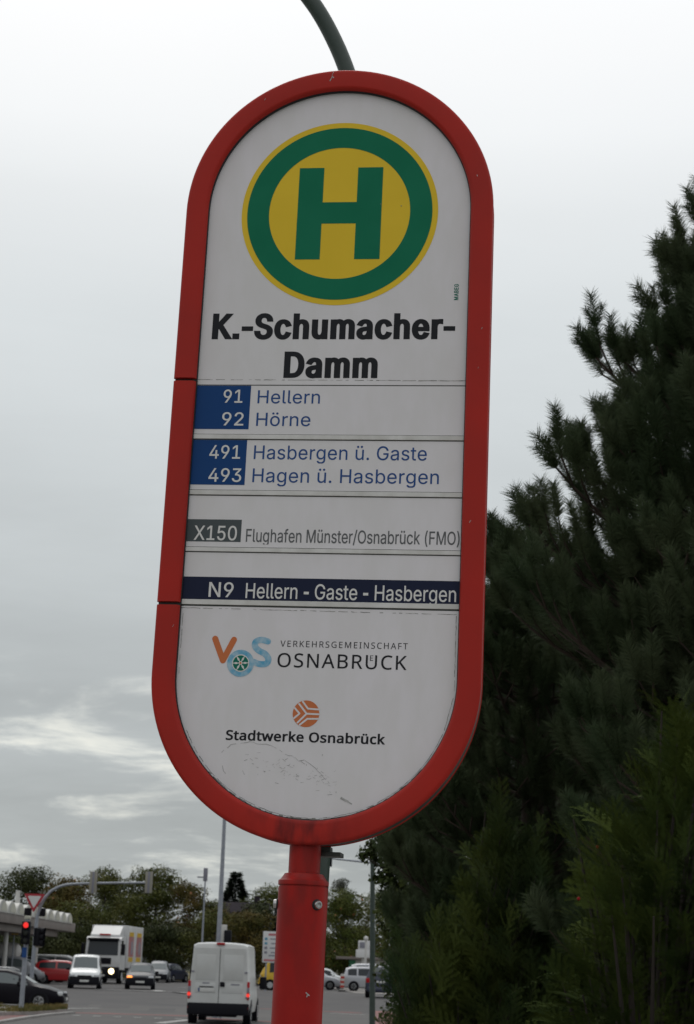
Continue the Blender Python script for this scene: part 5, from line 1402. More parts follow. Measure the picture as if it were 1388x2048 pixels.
# ------------------------------------------------------------------ street furniture
def pole_mesh(x, y, z0, z1, r0, r1, n=14, lean=0.0):
    return MB().tube([(0, 0, z0), (lean * .5, 0, (z0 + z1) / 2), (lean, 0, z1)], [r0, (r0 + r1) / 2, r1], n)


# dark green lamp post right behind the stop
YL = 4.45
b0, b1 = at(620, 1715, YL), at(718, 300, YL)
dirv = (b1 - b0) / (b1.z - b0.z)
base = b0 + dirv * (.12 - b0.z)
lamp = thing('street_lamp', 'dark green lamp post bending over behind the bus stop sign', 'street lamp', base)
mb = MB()
step = b0 + dirv * .55
mb.tube([(0, 0, 0), (b0 - base)[:], (step - base)[:]], [.060, .0525, .0500], 28)
mb.build('lower_shaft', 'lamp_green', parent=lamp)
mb = MB()
mb.lathe([(.11, 0), (.11, .02), (.085, .05), (.062, .07)], n=28)
mb.build('base_flange', 'lamp_green', parent=lamp)
curve = [step, at(718, 300, YL), at(713, 230, YL), at(704, 175, YL), at(692, 137, YL), at(675, 95, YL), at(650, 45, YL), at(621, 0, YL), at(575, -55, YL), at(510, -110, YL), at(430, -150, YL), at(340, -170, YL)]
cs = smooth_path([(p.x, p.z) for p in curve], 5)
mb = MB()
pp = [Vector((x, YL, z)) - base for x, z in cs]
mb.tube(pp, list(np.linspace(.034, .0235, 12)) + [.0235] * (len(pp) - 12), 24)
mb.build('bent_shaft', 'lamp_green', parent=lamp)
mb = MB()
hd = at(310, -172, YL) - base
mb.box((hd.x - .12, 0, hd.z), (.55, .24, .11), .04)
hd_o = mb.build('lamp_head', 'lamp_green', parent=lamp)
MB().box((hd.x - .14, 0, hd.z - .058), (.40, .18, .02), .008).build('lamp_glass', 'lamp_clear', parent=hd_o)

# tall grey lamp post behind the van
YP = 64
p = at(437, 1890, YP)
tl = thing('street_lamp', 'tall grey tapered lamp post rising behind the white panel van', 'street lamp', (p.x, YP, 0))
pole_mesh(0, 0, 0, 9.2, .112, .050).build('pole', 'galvanised', parent=tl)
mb = MB()
mb.tube([(0, 0, 9.15), (.25, 0, 9.45), (.9, 0, 9.55)], .045, 10)
mb.build('bracket_arm', 'galvanised', parent=tl)
MB().box((1.15, 0, 9.55), (.7, .26, .14), .05).build('lamp_head', 'galvanised', parent=tl)
# small signal fixed beside it
q = at(451, 1873, 63)
ts = thing('traffic_signal', 'small black signal head with pale back beside the tall lamp post', 'traffic light', (q.x, 63, 0))
MB().tube([(-.06, .2, 0), (-.06, .2, q.z + .2)], .05, 10).build('post', 'galvanised', parent=ts)
MB().box((.08, 0, q.z), (.26, .22, .44), .04).build('housing', 'black_plastic', parent=ts)
MB().box((-.06, .05, q.z + .1), (.20, .06, .62), .02).build('back_plate', 'beacon_white', parent=ts)
# flood light mast farther off
YF = 108
p = at(404, 1890, YF)
fl = thing('flood_light', 'thin grey mast with a small lamp on top in front of the trees', 'flood light', (p.x, YF, 0))
zt = at(417, 1762, YF).z
pole_mesh(0, 0, 0, zt, .075, .045).build('pole', 'galvanised', parent=fl)
mb = MB()
mb.box((0, 0, zt + .38), (.26, .22, .8), .04)
mb.box((-.3, 0, zt + .22), (.4, .06, .08), .01)
mb.build('lamp_head', 'stripe_grey', parent=fl)

# traffic signals by the island
Y1 = 61.5
p = at(43, 2008, Y1)
m1 = thing('traffic_signal', 'grey signal post on the grass island with its red light lit', 'traffic light', (p.x, Y1, .1))
zt = at(56, 1838, Y1).z
MB().tube([(0, 0, 0), (0, 0, zt - .1)], [.085, .080], 14).build('post', 'galvanised', parent=m1)


def head(parent, x, y, z, lit, rz=0.0, w=.30, h=.86, n=3):
    mb = MB()
    R_ = Matrix.Rotation(rz, 3, 'Z')
    mb.box((x, y, z), (w, .20, h), .04, R_)
    o = mb.build('signal_head', 'black_plastic', parent=parent)
    for k in range(n):
        zz_ = z + h / 2 - h * (k + .5) / n
        c = R_ @ Vector((0, -.105, 0))
        t_ = MB().lathe([(.095, -.012), (.085, -.022), (.01, -.03)], axis='Y', n=20)
        l_ = t_.build('signal_lens', 'signal_red_lit' if lit == k else 'lens_off', parent=o)
        l_.matrix_local = Matrix.Translation((x + c.x, y + c.y, zz_)) @ R_.to_4x4()
        v = MB()
        v.tube([(0, -.01, 0), (0, -.15, -.01)], .112, 18, caps=False)
        v_ = v.build('visor', 'black_plastic', parent=o)
        v_.matrix_local = Matrix.Translation((x + c.x, y + c.y, zz_)) @ R_.to_4x4()
    return o


zc_ = at(57, 1866, Y1).z - .1
head(m1, .0, -.2, zc_, 0, 0, .30, .78)
head(m1, .38, -.02, zc_ - .12, -1, math.radians(75), .26, .62)
MB().box((.42, .06, zc_ - .18), (.24, .16, .60), .03).build('signal_housing', 'signal_back', parent=m1)
MB().box((-.02, -.12, at(55, 1905, Y1).z - .1), (.16, .06, .34), .01).build('push_button_box', 'blue_text', parent=m1)
MB().box((0.0, -.06, zt - .05), (.22, .10, .12), .02).build('cap_box', 'canopy_beige', parent=m1)

Y2 = 75
p = at(66, 1905, Y2)
m2 = thing('signal_mast', 'curved grey mast arm carrying two signal heads over the junction', 'traffic light', (p.x, Y2, 0))
ap = [Vector((p.x, Y2, 0)), at(72.5, 1850, Y2), at(76, 1828, Y2), at(82, 1810, Y2), at(92, 1793, Y2), at(107, 1779, Y2), at(127, 1771, Y2), at(155, 1767.5, Y2), at(225, 1766.0, Y2), at(296, 1765.5, Y2)]
ss = smooth_path([(a.x, a.z) for a in ap], 4)
MB().tube([Vector((x - p.x, 0, z)) for x, z in ss], list(np.linspace(.085, .042, len(ss))), 14).build('mast_arm', 'galvanised', parent=m2)
for px in (187, 298):
    c = at(px, 1765, Y2) - Vector((p.x, Y2, 0))
    mb = MB()
    mb.box((c.x, -.10, c.z), (.31, .05, .90), .01)
    o = mb.build('back_plate', 'signal_back', parent=m2)
    MB().box((c.x, -.135, c.z), (.09, .03, .90), .01).build('centre_rib', 'stripe_grey', parent=o)
    h_ = MB()
    h_.box((c.x, .08, c.z), (.28, .20, .86), .04)
    h_.build('signal_head', 'black_plastic', parent=m2)
c = at(86, 1828, Y2 + .2)
dk = MB()
for s in (-1, 1):
    dk.box((at(69 + s * 14, 1824, Y2).x - p.x, .12, at(69, 1824, Y2).z), (.30, .2, .34), .04)
dk.build('signal_head', 'black_plastic', parent=m2)
# give way sign on the mast
c = at(68.5, 1800, Y2 - .3)
ys = thing('give_way_sign', 'red bordered white triangular give way sign pointing down', 'road sign', (c.x, Y2 - .3, c.z))


def tri(R_, y0, y1, mb):
    pts = [(R_ * math.cos(a), R_ * math.sin(a)) for a in (math.radians(-90), math.radians(30), math.radians(150))]
    out = []
    for i in range(3):
        a, b, c_ = Vector(pts[i - 1]), Vector(pts[i]), Vector(pts[(i + 1) % 3])
        for t in (0, .5, 1):
            u = b.lerp(a, .06).lerp(b, t * .9) if t < 1 else b.lerp(c_, .06)
            out.append(u[:])
    mb.prism(out, y0, y1)
    return mb


tri(.52, -.01, .02, MB()).build('border', 'sign_red', parent=ys, smooth=0)
tri(.335, -.016, -.011, MB()).build('face', 'sign_white', parent=ys, smooth=0)
MB().tube([(.03, .02, -.1), (.2, .3, -.1)], .03, 8).build('clamp', 'galvanised', parent=ys)

# green pole at the right with the signal arm far behind it
YG = 33
p = at(747, 2040, YG)
gpole = thing('lamp_post', 'slim dark green post in front of the parked silver people carrier', 'post', (p.x, YG, .0))
zt = at(753, 1688, YG).z
pole_mesh(0, 0, 0, zt, .062, .040, lean=-.10).build('post', 'lamp_green', parent=gpole)
MB().lathe([(.10, 0), (.10, .03), (.07, .07), (.062, .1)], n=18).build('base_flange', 'lamp_green', parent=gpole)
Ya = 92
a0, a1 = at(655, 1716, Ya), at(775, 1733, Ya)
bx = gx(850, 1900, Ya)
arm = thing('signal_mast', 'far grey mast arm reaching out level above the yellow green trees', 'traffic light', (bx, Ya, 0))
MB().tube([(0, 0, 0), (0, 0, a1.z - .6), (-.35, 0, a1.z - .12), (-1.0, 0, a1.z + .02), (a0.x - bx, 0, a0.z)], [.11, .09, .07, .06, .045], 12).build('mast_arm', 'galvanised', parent=arm)
MB().box((a0.x - bx + .1, 0, a0.z), (.3, .22, .9), .04).build('signal_head', 'black_plastic', parent=arm)

# notice board behind the red post
Yn = 108
l_, r_ = at(525.5, 1893, Yn), at(588, 1896, Yn)
zt, zb = at(528, 1862.5, Yn).z, at(523, 1925, Yn).z
nb = thing('notice_board', 'white notice board with rows of grey lines and blue squares', 'sign', (l_.x, Yn, 0))
W_ = r_.x - l_.x
MB().box((W_ / 2, 0, (zt + zb) / 2), (W_, .12, zt - zb), .01).build('panel', 'sign_white', parent=nb)
H_ = zt - zb
MB().box((W_ * .55, -.066, zt - H_ * .10), (W_ * .75, .006, H_ * .07)).build('heading_stripe', 'stripe_pink', parent=nb)
for k in range(4):
    z = zt - H_ * (.24 + .145 * k)
    MB().box((W_ * .10, -.066, z), (W_ * .09, .006, H_ * .08)).build('row_square', 'stripe_blue' if k < 2 else 'stripe_grey', parent=nb)
    MB().box((W_ * .48, -.066, z), (W_ * (.5 - .07 * (k % 2)), .006, H_ * .035)).build('row_line', 'stripe_grey', parent=nb)
MB().box((W_ * .55, -.066, zb + H_ * .23), (W_ * .7, .006, H_ * .04)).build('footer_stripe', 'stripe_grey', parent=nb)
MB().box((W_ * .4, -.066, zb + H_ * .08), (W_ * .7, .006, H_ * .06)).build('footer_stripe', 'stripe_pink', parent=nb)
for x in (.25, W_ - .25):
    MB().tube([(x, .02, 0), (x, .02, zb + .01)], .05, 10).build('leg', 'galvanised', parent=nb)

# guide beacon, lamp on a post and the kiosk sign on the forecourt
Yb = 118
p = at(684, 1982, Yb)
bc = thing('guide_beacon', 'red and white striped guide beacon standing between the silver cars', 'beacon', (p.x, Yb, ZF))
z1 = at(686, 1948, Yb).z - ZF
MB().box((0, 0, z1 / 2 + .1), (.26, .05, z1 - .2), .01).build('panel', 'beacon_white', parent=bc)
for k in range(3):
    MB().box((0, -.03, .32 + k * (z1 - .25) / 3), (.27, .012, (z1 - .2) / 6), .0).build('stripe', 'beacon_red', parent=bc)
MB().box((0, 0, .05), (.5, .3, .1), .03).build('foot', 'rubber', parent=bc)
Yk = 136
p = at(730, 1960, Yk)
lp_ = thing('lamp_on_post', 'slim white post with a round white lamp in front of the white box sign', 'street lamp', (p.x, Yk, ZF))
zz_ = at(731, 1878, Yk).z - ZF
MB().tube([(0, 0, 0), (0, 0, zz_ - .15)], .085, 12).build('post', 'beacon_white', parent=lp_)
MB().lathe([(.05, zz_ - .18), (.16, zz_ - .08), (.19, zz_ + .05), (.14, zz_ + .17), (.02, zz_ + .22)], n=20).build('lamp_globe', 'beacon_white', parent=lp_)
Yq = 139
a_, b_ = at(712, 1898, Yq), at(743, 1898, Yq)
z0, z1, z2 = at(712, 1915, Yq).z, at(712, 1899, Yq).z, at(714, 1881, Yq).z
bxs = thing('box_sign', 'white stepped box sign with a grey square window above the kiosk roof', 'sign', (a_.x, Yq, 0))
w_ = b_.x - a_.x
MB().box((w_ / 2, 0, (z0 + z1) / 2), (w_, .9, z1 - z0 - .006), .05).build('lower_box', 'sign_white', parent=bxs)
MB().box((w_ * .55, 0, (z1 + z2) / 2), (w_ * .82, .8, z2 - z1), .04).build('upper_box', 'sign_white', parent=bxs)
MB().box((w_ * .42, -.41, (z1 + z2) / 2), (w_ * .38, .04, (z2 - z1) * .66), .01).build('window', 'stripe_grey', parent=bxs)
MB().tube([(w_ * .5, 0, ZF), (w_ * .5, 0, z0)], .16, 12).build('post', 'beacon_white', parent=bxs)

# kiosk
Yk2 = 146
x0, x1 = gx(672, 1917, Yk2), gx(800, 1917, Yk2)
zr = at(700, 1916, Yk2).z
ki = thing('kiosk', 'low white kiosk with a flat grey roof and green and yellow fascia', 'building', (x0, Yk2, ZF))
w_ = x1 - x0
MB().box((w_ / 2 + .5, 3, zr - ZF), (w_ + 1.0, 7, .22), .02).build('roof', 'canopy_brown', parent=ki)
MB().box((w_ / 2 + .6, 3.2, (zr - ZF) / 2 - .06), (w_ - 1.0, 6, zr - ZF - .14), .02).build('wall', 'sign_white', parent=ki)
zfa = zr - ZF - .42
MB().box((w_ / 2 + .6, .17, zfa), (w_ - 1.0, .05, .52), .01).build('fascia', 'beacon_white', parent=ki)
MB().box((1.35, .13, zfa), (.55, .03, .50)).build('fascia_panel', 'stripe_green', parent=ki)
MB().box((w_ / 2 + 1.4, .13, zfa - .2), (w_ - 2.0, .03, .12)).build('fascia_stripe', 'yellow_paint', parent=ki)
MB().box((w_ / 2 + .6, .18, zfa - .75), (w_ - 1.8, .04, .8), .0).build('shop_window', 'glass_dark', parent=ki)

# petrol station canopy on the left: barrel vaults over a brown fascia, running away from the viewer
XC = at(150, 1835, 128).x
st = thing('petrol_station', 'petrol station canopy of white barrel vaults on a brown fascia', 'building', (XC, 95.5, 0))
MB().box((-7, 16.4, 4.12), (14, 33.2, .62), .03).build('fascia', 'canopy_brown', parent=st)
MB().box((-7, 14.0, 3.58), (13.2, 27.0, .42), .02).build('beam', 'canopy_brown', parent=st)
nv = 12
for k in range(nv):
    yc = -1.4 + 2.82 * k + .0
    mb = MB()
    arc = [(yc + 1.28 * math.cos(PI * i / 14), 4.36 + .70 * math.sin(PI * i / 14)) for i in range(15)]
    vs = [(.06, y, z) for y, z in arc] + [(-13.9, y, z) for y, z in arc]
    mb.add(vs, [tuple(range(15)), tuple(range(29, 14, -1))] + [(i, i + 15, (i + 1) % 15 + 15, (i + 1) % 15) for i in range(15)])
    v_ = mb.build('vault', 'canopy_white', parent=st, smooth=30)
    e_ = MB()
    arc = [(yc + .30 + .86 * math.cos(PI * i / 12), 4.45 + .50 * math.sin(PI * i / 12)) for i in range(13)]
    e_.add([(.075, y, z) for y, z in arc], [tuple(range(13))])
    e_.build('vault_end', 'canopy_beige', parent=v_, smooth=0)
mb = MB()
mb.lathe([(2.6, 4.4), (2.5, 5.0), (2.0, 5.7), (1.2, 6.1), (.05, 6.25)], (-3.6, 10, 0), n=36)
mb.build('roof_dome', 'canopy_white', parent=st)
for y in (2.5, 11.0, 22.0):
    MB().tube([(-.9, y, 0), (-.9, y, 3.4)], .14, 14).build('column', 'beacon_white', parent=st)
MB().tube([(-1.2, 15.5, 4.4), (-1.2, 15.5, 6.0)], .14, 12).build('flue', 'beacon_white', parent=st)
MB().box((-9, 24, 1.6), (8, 10, 3.2), .02).build('shop', 'canopy_brown', parent=st)
MB().box((-4.98, 24, 1.5), (.04, 8.6, 1.7), .0).build('shop_window', 'glass_dark', parent=st)
p = at(30, 1864, 112)
yw = thing('price_sign', 'small yellow sign on a thin grey post under the canopy', 'sign', (p.x, 112, 0))
MB().box((0, 0, p.z), (.42, .08, .34), .02).build('panel', 'yellow_paint', parent=yw)
MB().tube([(-.05, .06, 0), (-.05, .06, p.z - .1)], .05, 10).build('post', 'galvanised', parent=yw)
p = at(34, 1903, 114)
tk = thing('storage_tank', 'white round ended tank lying on blocks beneath the canopy', 'tank', (p.x - .9, 114, 0))
MB().lathe([(.05, -1.2), (.35, -1.12), (.52, -.9), (.55, -.6), (.55, .7), (.50, .95), (.33, 1.1), (.04, 1.18)], axis='X', c=(0, 0, p.z), n=26).build('shell', 'beacon_white', parent=tk)
for x in (-.6, .6):
    MB().box((x, 0, (p.z - .45) / 2), (.25, .9, p.z - .45), .02).build('support', 'kerbstone', parent=tk)


# ------------------------------------------------------------------ trees
def leaf_cloud(rng, centres, radii, n, size, flat=.75, fill=.35):
    """leaf quads scattered in and on ellipsoid clumps -> (n*4, 3)"""
    centres, radii = np.asarray(centres), np.asarray(radii)
    wgt = radii ** 2
    idx = rng.choice(len(centres), n, p=wgt / wgt.sum())
    d = rng.normal(size=(n, 3))
    d /= np.linalg.norm(d, axis=1)[:, None]
    rr = np.where(rng.rand(n) < fill, rng.rand(n) ** .5, .80 + .28 * rng.rand(n))
    lump = 1 + .22 * np.sin(d[:, 0] * 5 + idx) * np.sin(d[:, 1] * 4.3 + idx * 2.1) + .18 * np.sin(d[:, 2] * 6 + idx * 1.7)
    p = centres[idx] + d * (radii[idx] * rr * lump)[:, None] * np.array([1, 1, flat])
    nrm = d * .9 + rng.normal(size=(n, 3)) * .55 + np.array([0, 0, .35])
    nrm /= np.linalg.norm(nrm, axis=1)[:, None]
    a = np.cross(nrm, rng.normal(size=(n, 3)))
    a /= np.linalg.norm(a, axis=1)[:, None]
    b = np.cross(nrm, a)
    s = size * (.55 + .8 * rng.rand(n))[:, None]
    q = np.stack([p - a * s * .5, p + b * s * .33 + nrm * s * .06, p + a * s * .5, p - b * s * .33 + nrm * s * .06], 1)
    return q.reshape(-1, 3)


def limb_tree(rng, h, crown_r, z_lo, r0, n_limb=9):
    """trunk and limbs plus clump centres at the limb ends"""
    mb = MB()
    top = Vector((rng.normal() * .03 * h, rng.normal() * .03 * h, h * .86))
    tr = [Vector((0, 0, -.05)), Vector((rng.normal() * .02 * h, rng.normal() * .02 * h, h * .35)), top]
    mb.tube(tr, [r0, r0 * .7, r0 * .18], 9)
    cs, rs_ = [top], [crown_r * .42]
    for i in range(n_limb):
        t = .25 + .7 * (i + rng.rand()) / n_limb
        s = tr[1].lerp(top, max(0, (t - .4) / .6)) if t > .4 else tr[0].lerp(tr[1], t / .4)
        a = i * 2.4 + rng.rand()
        prof = math.sin(min(1, (1.12 - t) / .62) * PI / 2)
        ln = crown_r * (.55 + .42 * rng.rand()) * prof
        e = Vector((s.x + math.cos(a) * ln, s.y + math.sin(a) * ln, min(h * .95, s.z + ln * (.25 + .5 * rng.rand()))))
        e.z = max(e.z, z_lo + crown_r * .25)
        m = s.lerp(e, .5) + Vector((0, 0, -.08 * ln))
        mb.tube([s, m, e], [r0 * .34, r0 * .22, r0 * .07], 6)
        cs.append(e)
        rs_.append(crown_r * (.27 + .20 * rng.rand()))
        if rng.rand() < .7:
            cs.append(s.lerp(e, .55) + Vector((rng.normal() * .1, rng.normal() * .1, .12)) * crown_r)
            rs_.append(crown_r * (.24 + .14 * rng.rand()))
    return mb, np.array([c[:] for c in cs]), np.array(rs_)


def tree(name, label, px, py_top, Y, w_px, leaf, seed, n=4500, size=.34, group=None, z_lo=.6, limbs=10, cat='tree', flat=.8, base_z=0.0, autumn=0, spread=1.0):
    rng = np.random.RandomState(seed)
    x = gx(px, 1915, Y)
    h = at(px, py_top, Y).z - base_z
    cr = w_px / 2 * Y / FPX * spread
    t = thing(name, label, cat, (x, Y, base_z), 0, group)
    mb, cs, rs_ = limb_tree(rng, h * .95, cr, z_lo, max(.05, h * .018), limbs)
    # the crown's lower skirt
    k = max(3, limbs // 2)
    for i in range(k):
        a = i * 6.283 / k + rng.rand()
        cs = np.vstack([cs, [math.cos(a) * cr * .62, math.sin(a) * cr * .62, z_lo + cr * .35 + rng.rand() * h * .25]])
        rs_ = np.append(rs_, cr * (.34 + .14 * rng.rand()))
    mb.build('trunk', 'bark', parent=t)
    fast_mesh('crown', leaf_cloud(rng, cs, rs_, int(n * 3.0), size * .55, flat), 4, leaf, parent=t)
    if autumn:
        fast_mesh('turned_leaves', leaf_cloud(rng, cs, rs_ * 1.02, autumn, size, flat, 0), 4, 'autumn_leaf', parent=t)
    return t


def cone_tree(name, label, px, py_top, Y, w_px, leaf, seed, n=3600, size=.28, group=None, cat='tree', z_lo=.6):
    rng = np.random.RandomState(seed)
    x, h, cr = gx(px, 1915, Y), at(px, py_top, Y).z, w_px / 2 * Y / FPX
    t = thing(name, label, cat, (x, Y, 0), 0, group)
    mb = MB().tube([(0, 0, -.05), (0, 0, h * .5), (0, 0, h * .97)], [.2, .13, .02], 8)
    tt = rng.rand(n) ** .75
    z = h - (h - z_lo) * tt
    tier = .84 + .16 * np.abs(np.sin(tt * 22 + rng.rand(n) * 1.6))
    a = rng.rand(n) * 6.283
    lump = 1 + .2 * np.sin(a * 5 + z * 2.2) + .1 * rng.normal(size=n)
    rr = cr * tt * tier * lump * np.sqrt(.25 + .75 * rng.rand(n)) + .03
    p = np.stack([rr * np.cos(a), rr * np.sin(a), z - rr * .18], 1)
    out = np.stack([np.cos(a), np.sin(a), -.25 + .5 * rng.rand(n)], 1)
    side = np.stack([-np.sin(a), np.cos(a), rng.normal(size=n) * .3], 1)
    s = size * (.6 + .8 * rng.rand(n))[:, None]
    q = np.stack([p, p + out * s * .6 + side * s * .28, p + out * s * 1.25, p + out * s * .6 - side * s * .28], 1)
    for k in range(26):
        zz = h - (h - z_lo) * (k + .5) / 26
        b = k * 2.4
        ln = cr * (h - zz) / h * .9
        mb.tube([(0, 0, zz), (math.cos(b) * ln, math.sin(b) * ln, zz - ln * .15)], [.03, .01], 5)
    mb.build('trunk', 'bark', parent=t)
    fast_mesh('crown', q.reshape(-1, 3), 4, leaf, parent=t)
    return t


GT = 'trees along the far side of the junction'
tree('broadleaf_tree', 'dark dense tree with ragged top behind the petrol station', 45, 1712, 172, 150, 'leaf_dark', 11, 6500, .36, GT)
tree('broadleaf_tree', 'low rust tinged tree between the dark tree and the tall olive tree', 132, 1736, 158, 140, 'leaf_rust', 12, 6800, .33, GT, autumn=120)
tree('broadleaf_tree', 'tall olive tree with feathery top above the first signal head on the arm', 205, 1707, 176, 130, 'leaf_olive', 13, 6000, .33, GT)
tree('broadleaf_tree', 'broad olive tree beside the end of the signal arm', 300, 1707, 168, 150, 'leaf_olive', 14, 9000, .34, GT)
tree('broadleaf_tree', 'rounded rust edged tree behind the flood light mast', 385, 1748, 164, 120, 'leaf_rust', 15, 6800, .32, GT, autumn=90)
tree('broadleaf_tree', 'olive tree filling the gap left of the spruce and the house', 428, 1782, 170, 100, 'leaf_olive', 26, 5000, .32, GT)
tree('broadleaf_tree', 'dark tree standing in front of the house roof left of the red post', 510, 1790, 162, 120, 'leaf_dark', 27, 6500, .32, GT)
tree('broadleaf_tree', 'dark tree at the left edge behind the canopy', -45, 1722, 165, 140, 'leaf_dark', 16, 5200, .36, GT)
tree('broadleaf_tree', 'dark green tree filling the gap behind the tall olive tree', 255, 1745, 190, 150, 'leaf_dark', 17, 5600, .38, GT)
tree('broadleaf_tree', 'dull olive tree behind the lorry', 155, 1790, 150, 130, 'leaf_olive', 18, 5200, .32, GT)
cone_tree('spruce_tree', 'narrow dark spruce beside the tall grey lamp post', 465, 1744, 200, 165, 'leaf_conifer', 19, 12000, .46, GT)
tree('broadleaf_tree', 'dark green tree with uneven top left of the red post', 530, 1748, 196, 130, 'leaf_green', 20, 5600, .34, GT)
cone_tree('spruce_tree', 'bluish spruce low beside the red post collar', 556, 1800, 150, 70, 'leaf_blue', 21, 4200, .28, GT)
tree('broadleaf_tree', 'hazy grey green tree far off right of the red post', 681, 1722, 235, 62, 'leaf_far', 22, 3000, .38, GT)
tree('broadleaf_tree', 'yellow green tree with orange leaves above the parked silver cars', 692, 1768, 150, 170, 'leaf_green', 23, 7500, .28, GT, autumn=110)
tree('broadleaf_tree', 'green tree right of the box sign', 765, 1762, 160, 150, 'leaf_green', 24, 5400, .30, GT)
tree('broadleaf_tree', 'dark green tree hidden behind the hedge at the forecourt end', 880, 1740, 165, 190, 'leaf_dark', 29, 5400, .36, GT)
tree('broadleaf_tree', 'dark green tree standing behind the red post and the notice board', 615, 1765, 178, 130, 'leaf_dark', 30, 5000, .34, GT)
GB = 'bushes below the far trees'
for i, (px, py, Y, w, lf, lab) in enumerate((
        (120, 1850, 146, 120, 'leaf_dark', 'dark bush behind the red hatchback'), (215, 1850, 150, 110, 'leaf_dark', 'dark bush hidden behind the lorry'),
        (305, 1840, 152, 120, 'leaf_dark', 'dark bush behind the dark grey hatchback'), (365, 1845, 156, 110, 'leaf_dark', 'dark bush left of the panel van roof'),
        (428, 1806, 150, 120, 'leaf_olive', 'tall olive bush behind the panel van'), (496, 1812, 146, 130, 'leaf_rust', 'rust brown bush between the spruces in front of the house'),
        (550, 1862, 150, 110, 'leaf_dark', 'dark bush behind the notice board'), (640, 1850, 156, 110, 'leaf_green', 'green bush right of the red post'),
        (35, 1868, 150, 130, 'leaf_dark', 'dark bush under the petrol station canopy'), (735, 1850, 158, 110, 'leaf_green', 'green bush behind the box sign'))):
    tree('bush', lab, px, py, Y, w, lf, 40 + i, 3600, .30, GB, .1, 7, 'bush')

# house with a dark roof between the trees
Yh = 185
x0, x1 = gx(424, 1800, Yh), gx(545, 1800, Yh)
zr, ze = at(450, 1801, Yh).z, at(450, 1853, Yh).z
ho = thing('house', 'house with a dark tiled roof behind the spruce and the rust brown bush', 'house', (x0, Yh, 0))
w_ = x1 - x0
MB().box((w_ / 2, 4, ze / 2), (w_ - .6, 7.4, ze), .0).build('wall', 'house_wall', parent=ho)
mb = MB()
mb.add([(-.1, -.2, ze), (w_ + .1, -.2, ze), (w_ + .1, 8.2, ze), (-.1, 8.2, ze), (.4, 4, zr), (w_ - .4, 4, zr)], [(0, 1, 5, 4), (1, 2, 5), (2, 3, 4, 5), (3, 0, 4), (0, 3, 2, 1)])
rf = mb.build('roof', 'roof_tiles', parent=ho, smooth=0)
MB().box((w_ * .72, 4, zr + .2), (.6, .5, 1.0), .02).build('chimney', 'roof_tiles', parent=rf)
for x in (.25, .5, .75):
    f_ = MB().box((w_ * x, .29, ze * .62), (1.1, .06, 1.2), .01).build('window', 'sign_white', parent=ho)
    MB().box((w_ * x, .25, ze * .62), (.94, .03, 1.04)).build('pane', 'glass_dark', parent=f_)


# ------------------------------------------------------------------ conifers beside the stop
def basis(d, rng):
    """rotation matrices whose third column is d (m,3)"""
    d = d / np.linalg.norm(d, axis=1)[:, None]
    r = rng.normal(size=d.shape)
    a = np.cross(d, r)
    a /= np.linalg.norm(a, axis=1)[:, None]
    b = np.cross(d, a)
    return np.stack([a, b, d], 2)


def place(tpl, R, t, s):
    """instances of template (n,3) -> (m*n, 3)"""
    return (np.einsum('mij,nj->mni', R, tpl) * s[:, None, None] + t[:, None, :]).reshape(-1, 3)


def shoot_template(rng, n=84, L_=.15, nl=.075, w=.0036):
    """one pine shoot along +z: a brush of long needles"""
    out = []
    for i in range(n):
        t = (i + .5) / n
        a = i * 2.39996
        ang = math.radians(60 - 22 * t ** 2 + rng.normal() * 8)
        l_ = nl * (.85 + .3 * rng.rand()) * (1 - .18 * t)
        d = np.array([math.sin(ang) * math.cos(a), math.sin(ang) * math.sin(a), math.cos(ang)])
        p = np.array([math.cos(a) * .004, math.sin(a) * .004, L_ * t])
        s = np.cross(d, [math.cos(a + 1.2), math.sin(a + 1.2), .3])
        s /= np.linalg.norm(s)
        e = p + d * l_ + np.array([0, 0, -.004 * rng.rand()])
        out += [p - s * w / 2, p + s * w / 2, e]
    for a in (0, 1.05, 2.09):                                      # the woody axis the needles stand on
        s = np.array([math.cos(a), math.sin(a), 0]) * .0042
        out += [-s, s, np.array([0, 0, L_ * 1.02])]
        out += [np.array([0, 0, -.01]), np.array([0, 0, L_ * .98]) + s * .8, np.array([0, 0, L_ * .98]) - s * .8]
    return np.array(out)


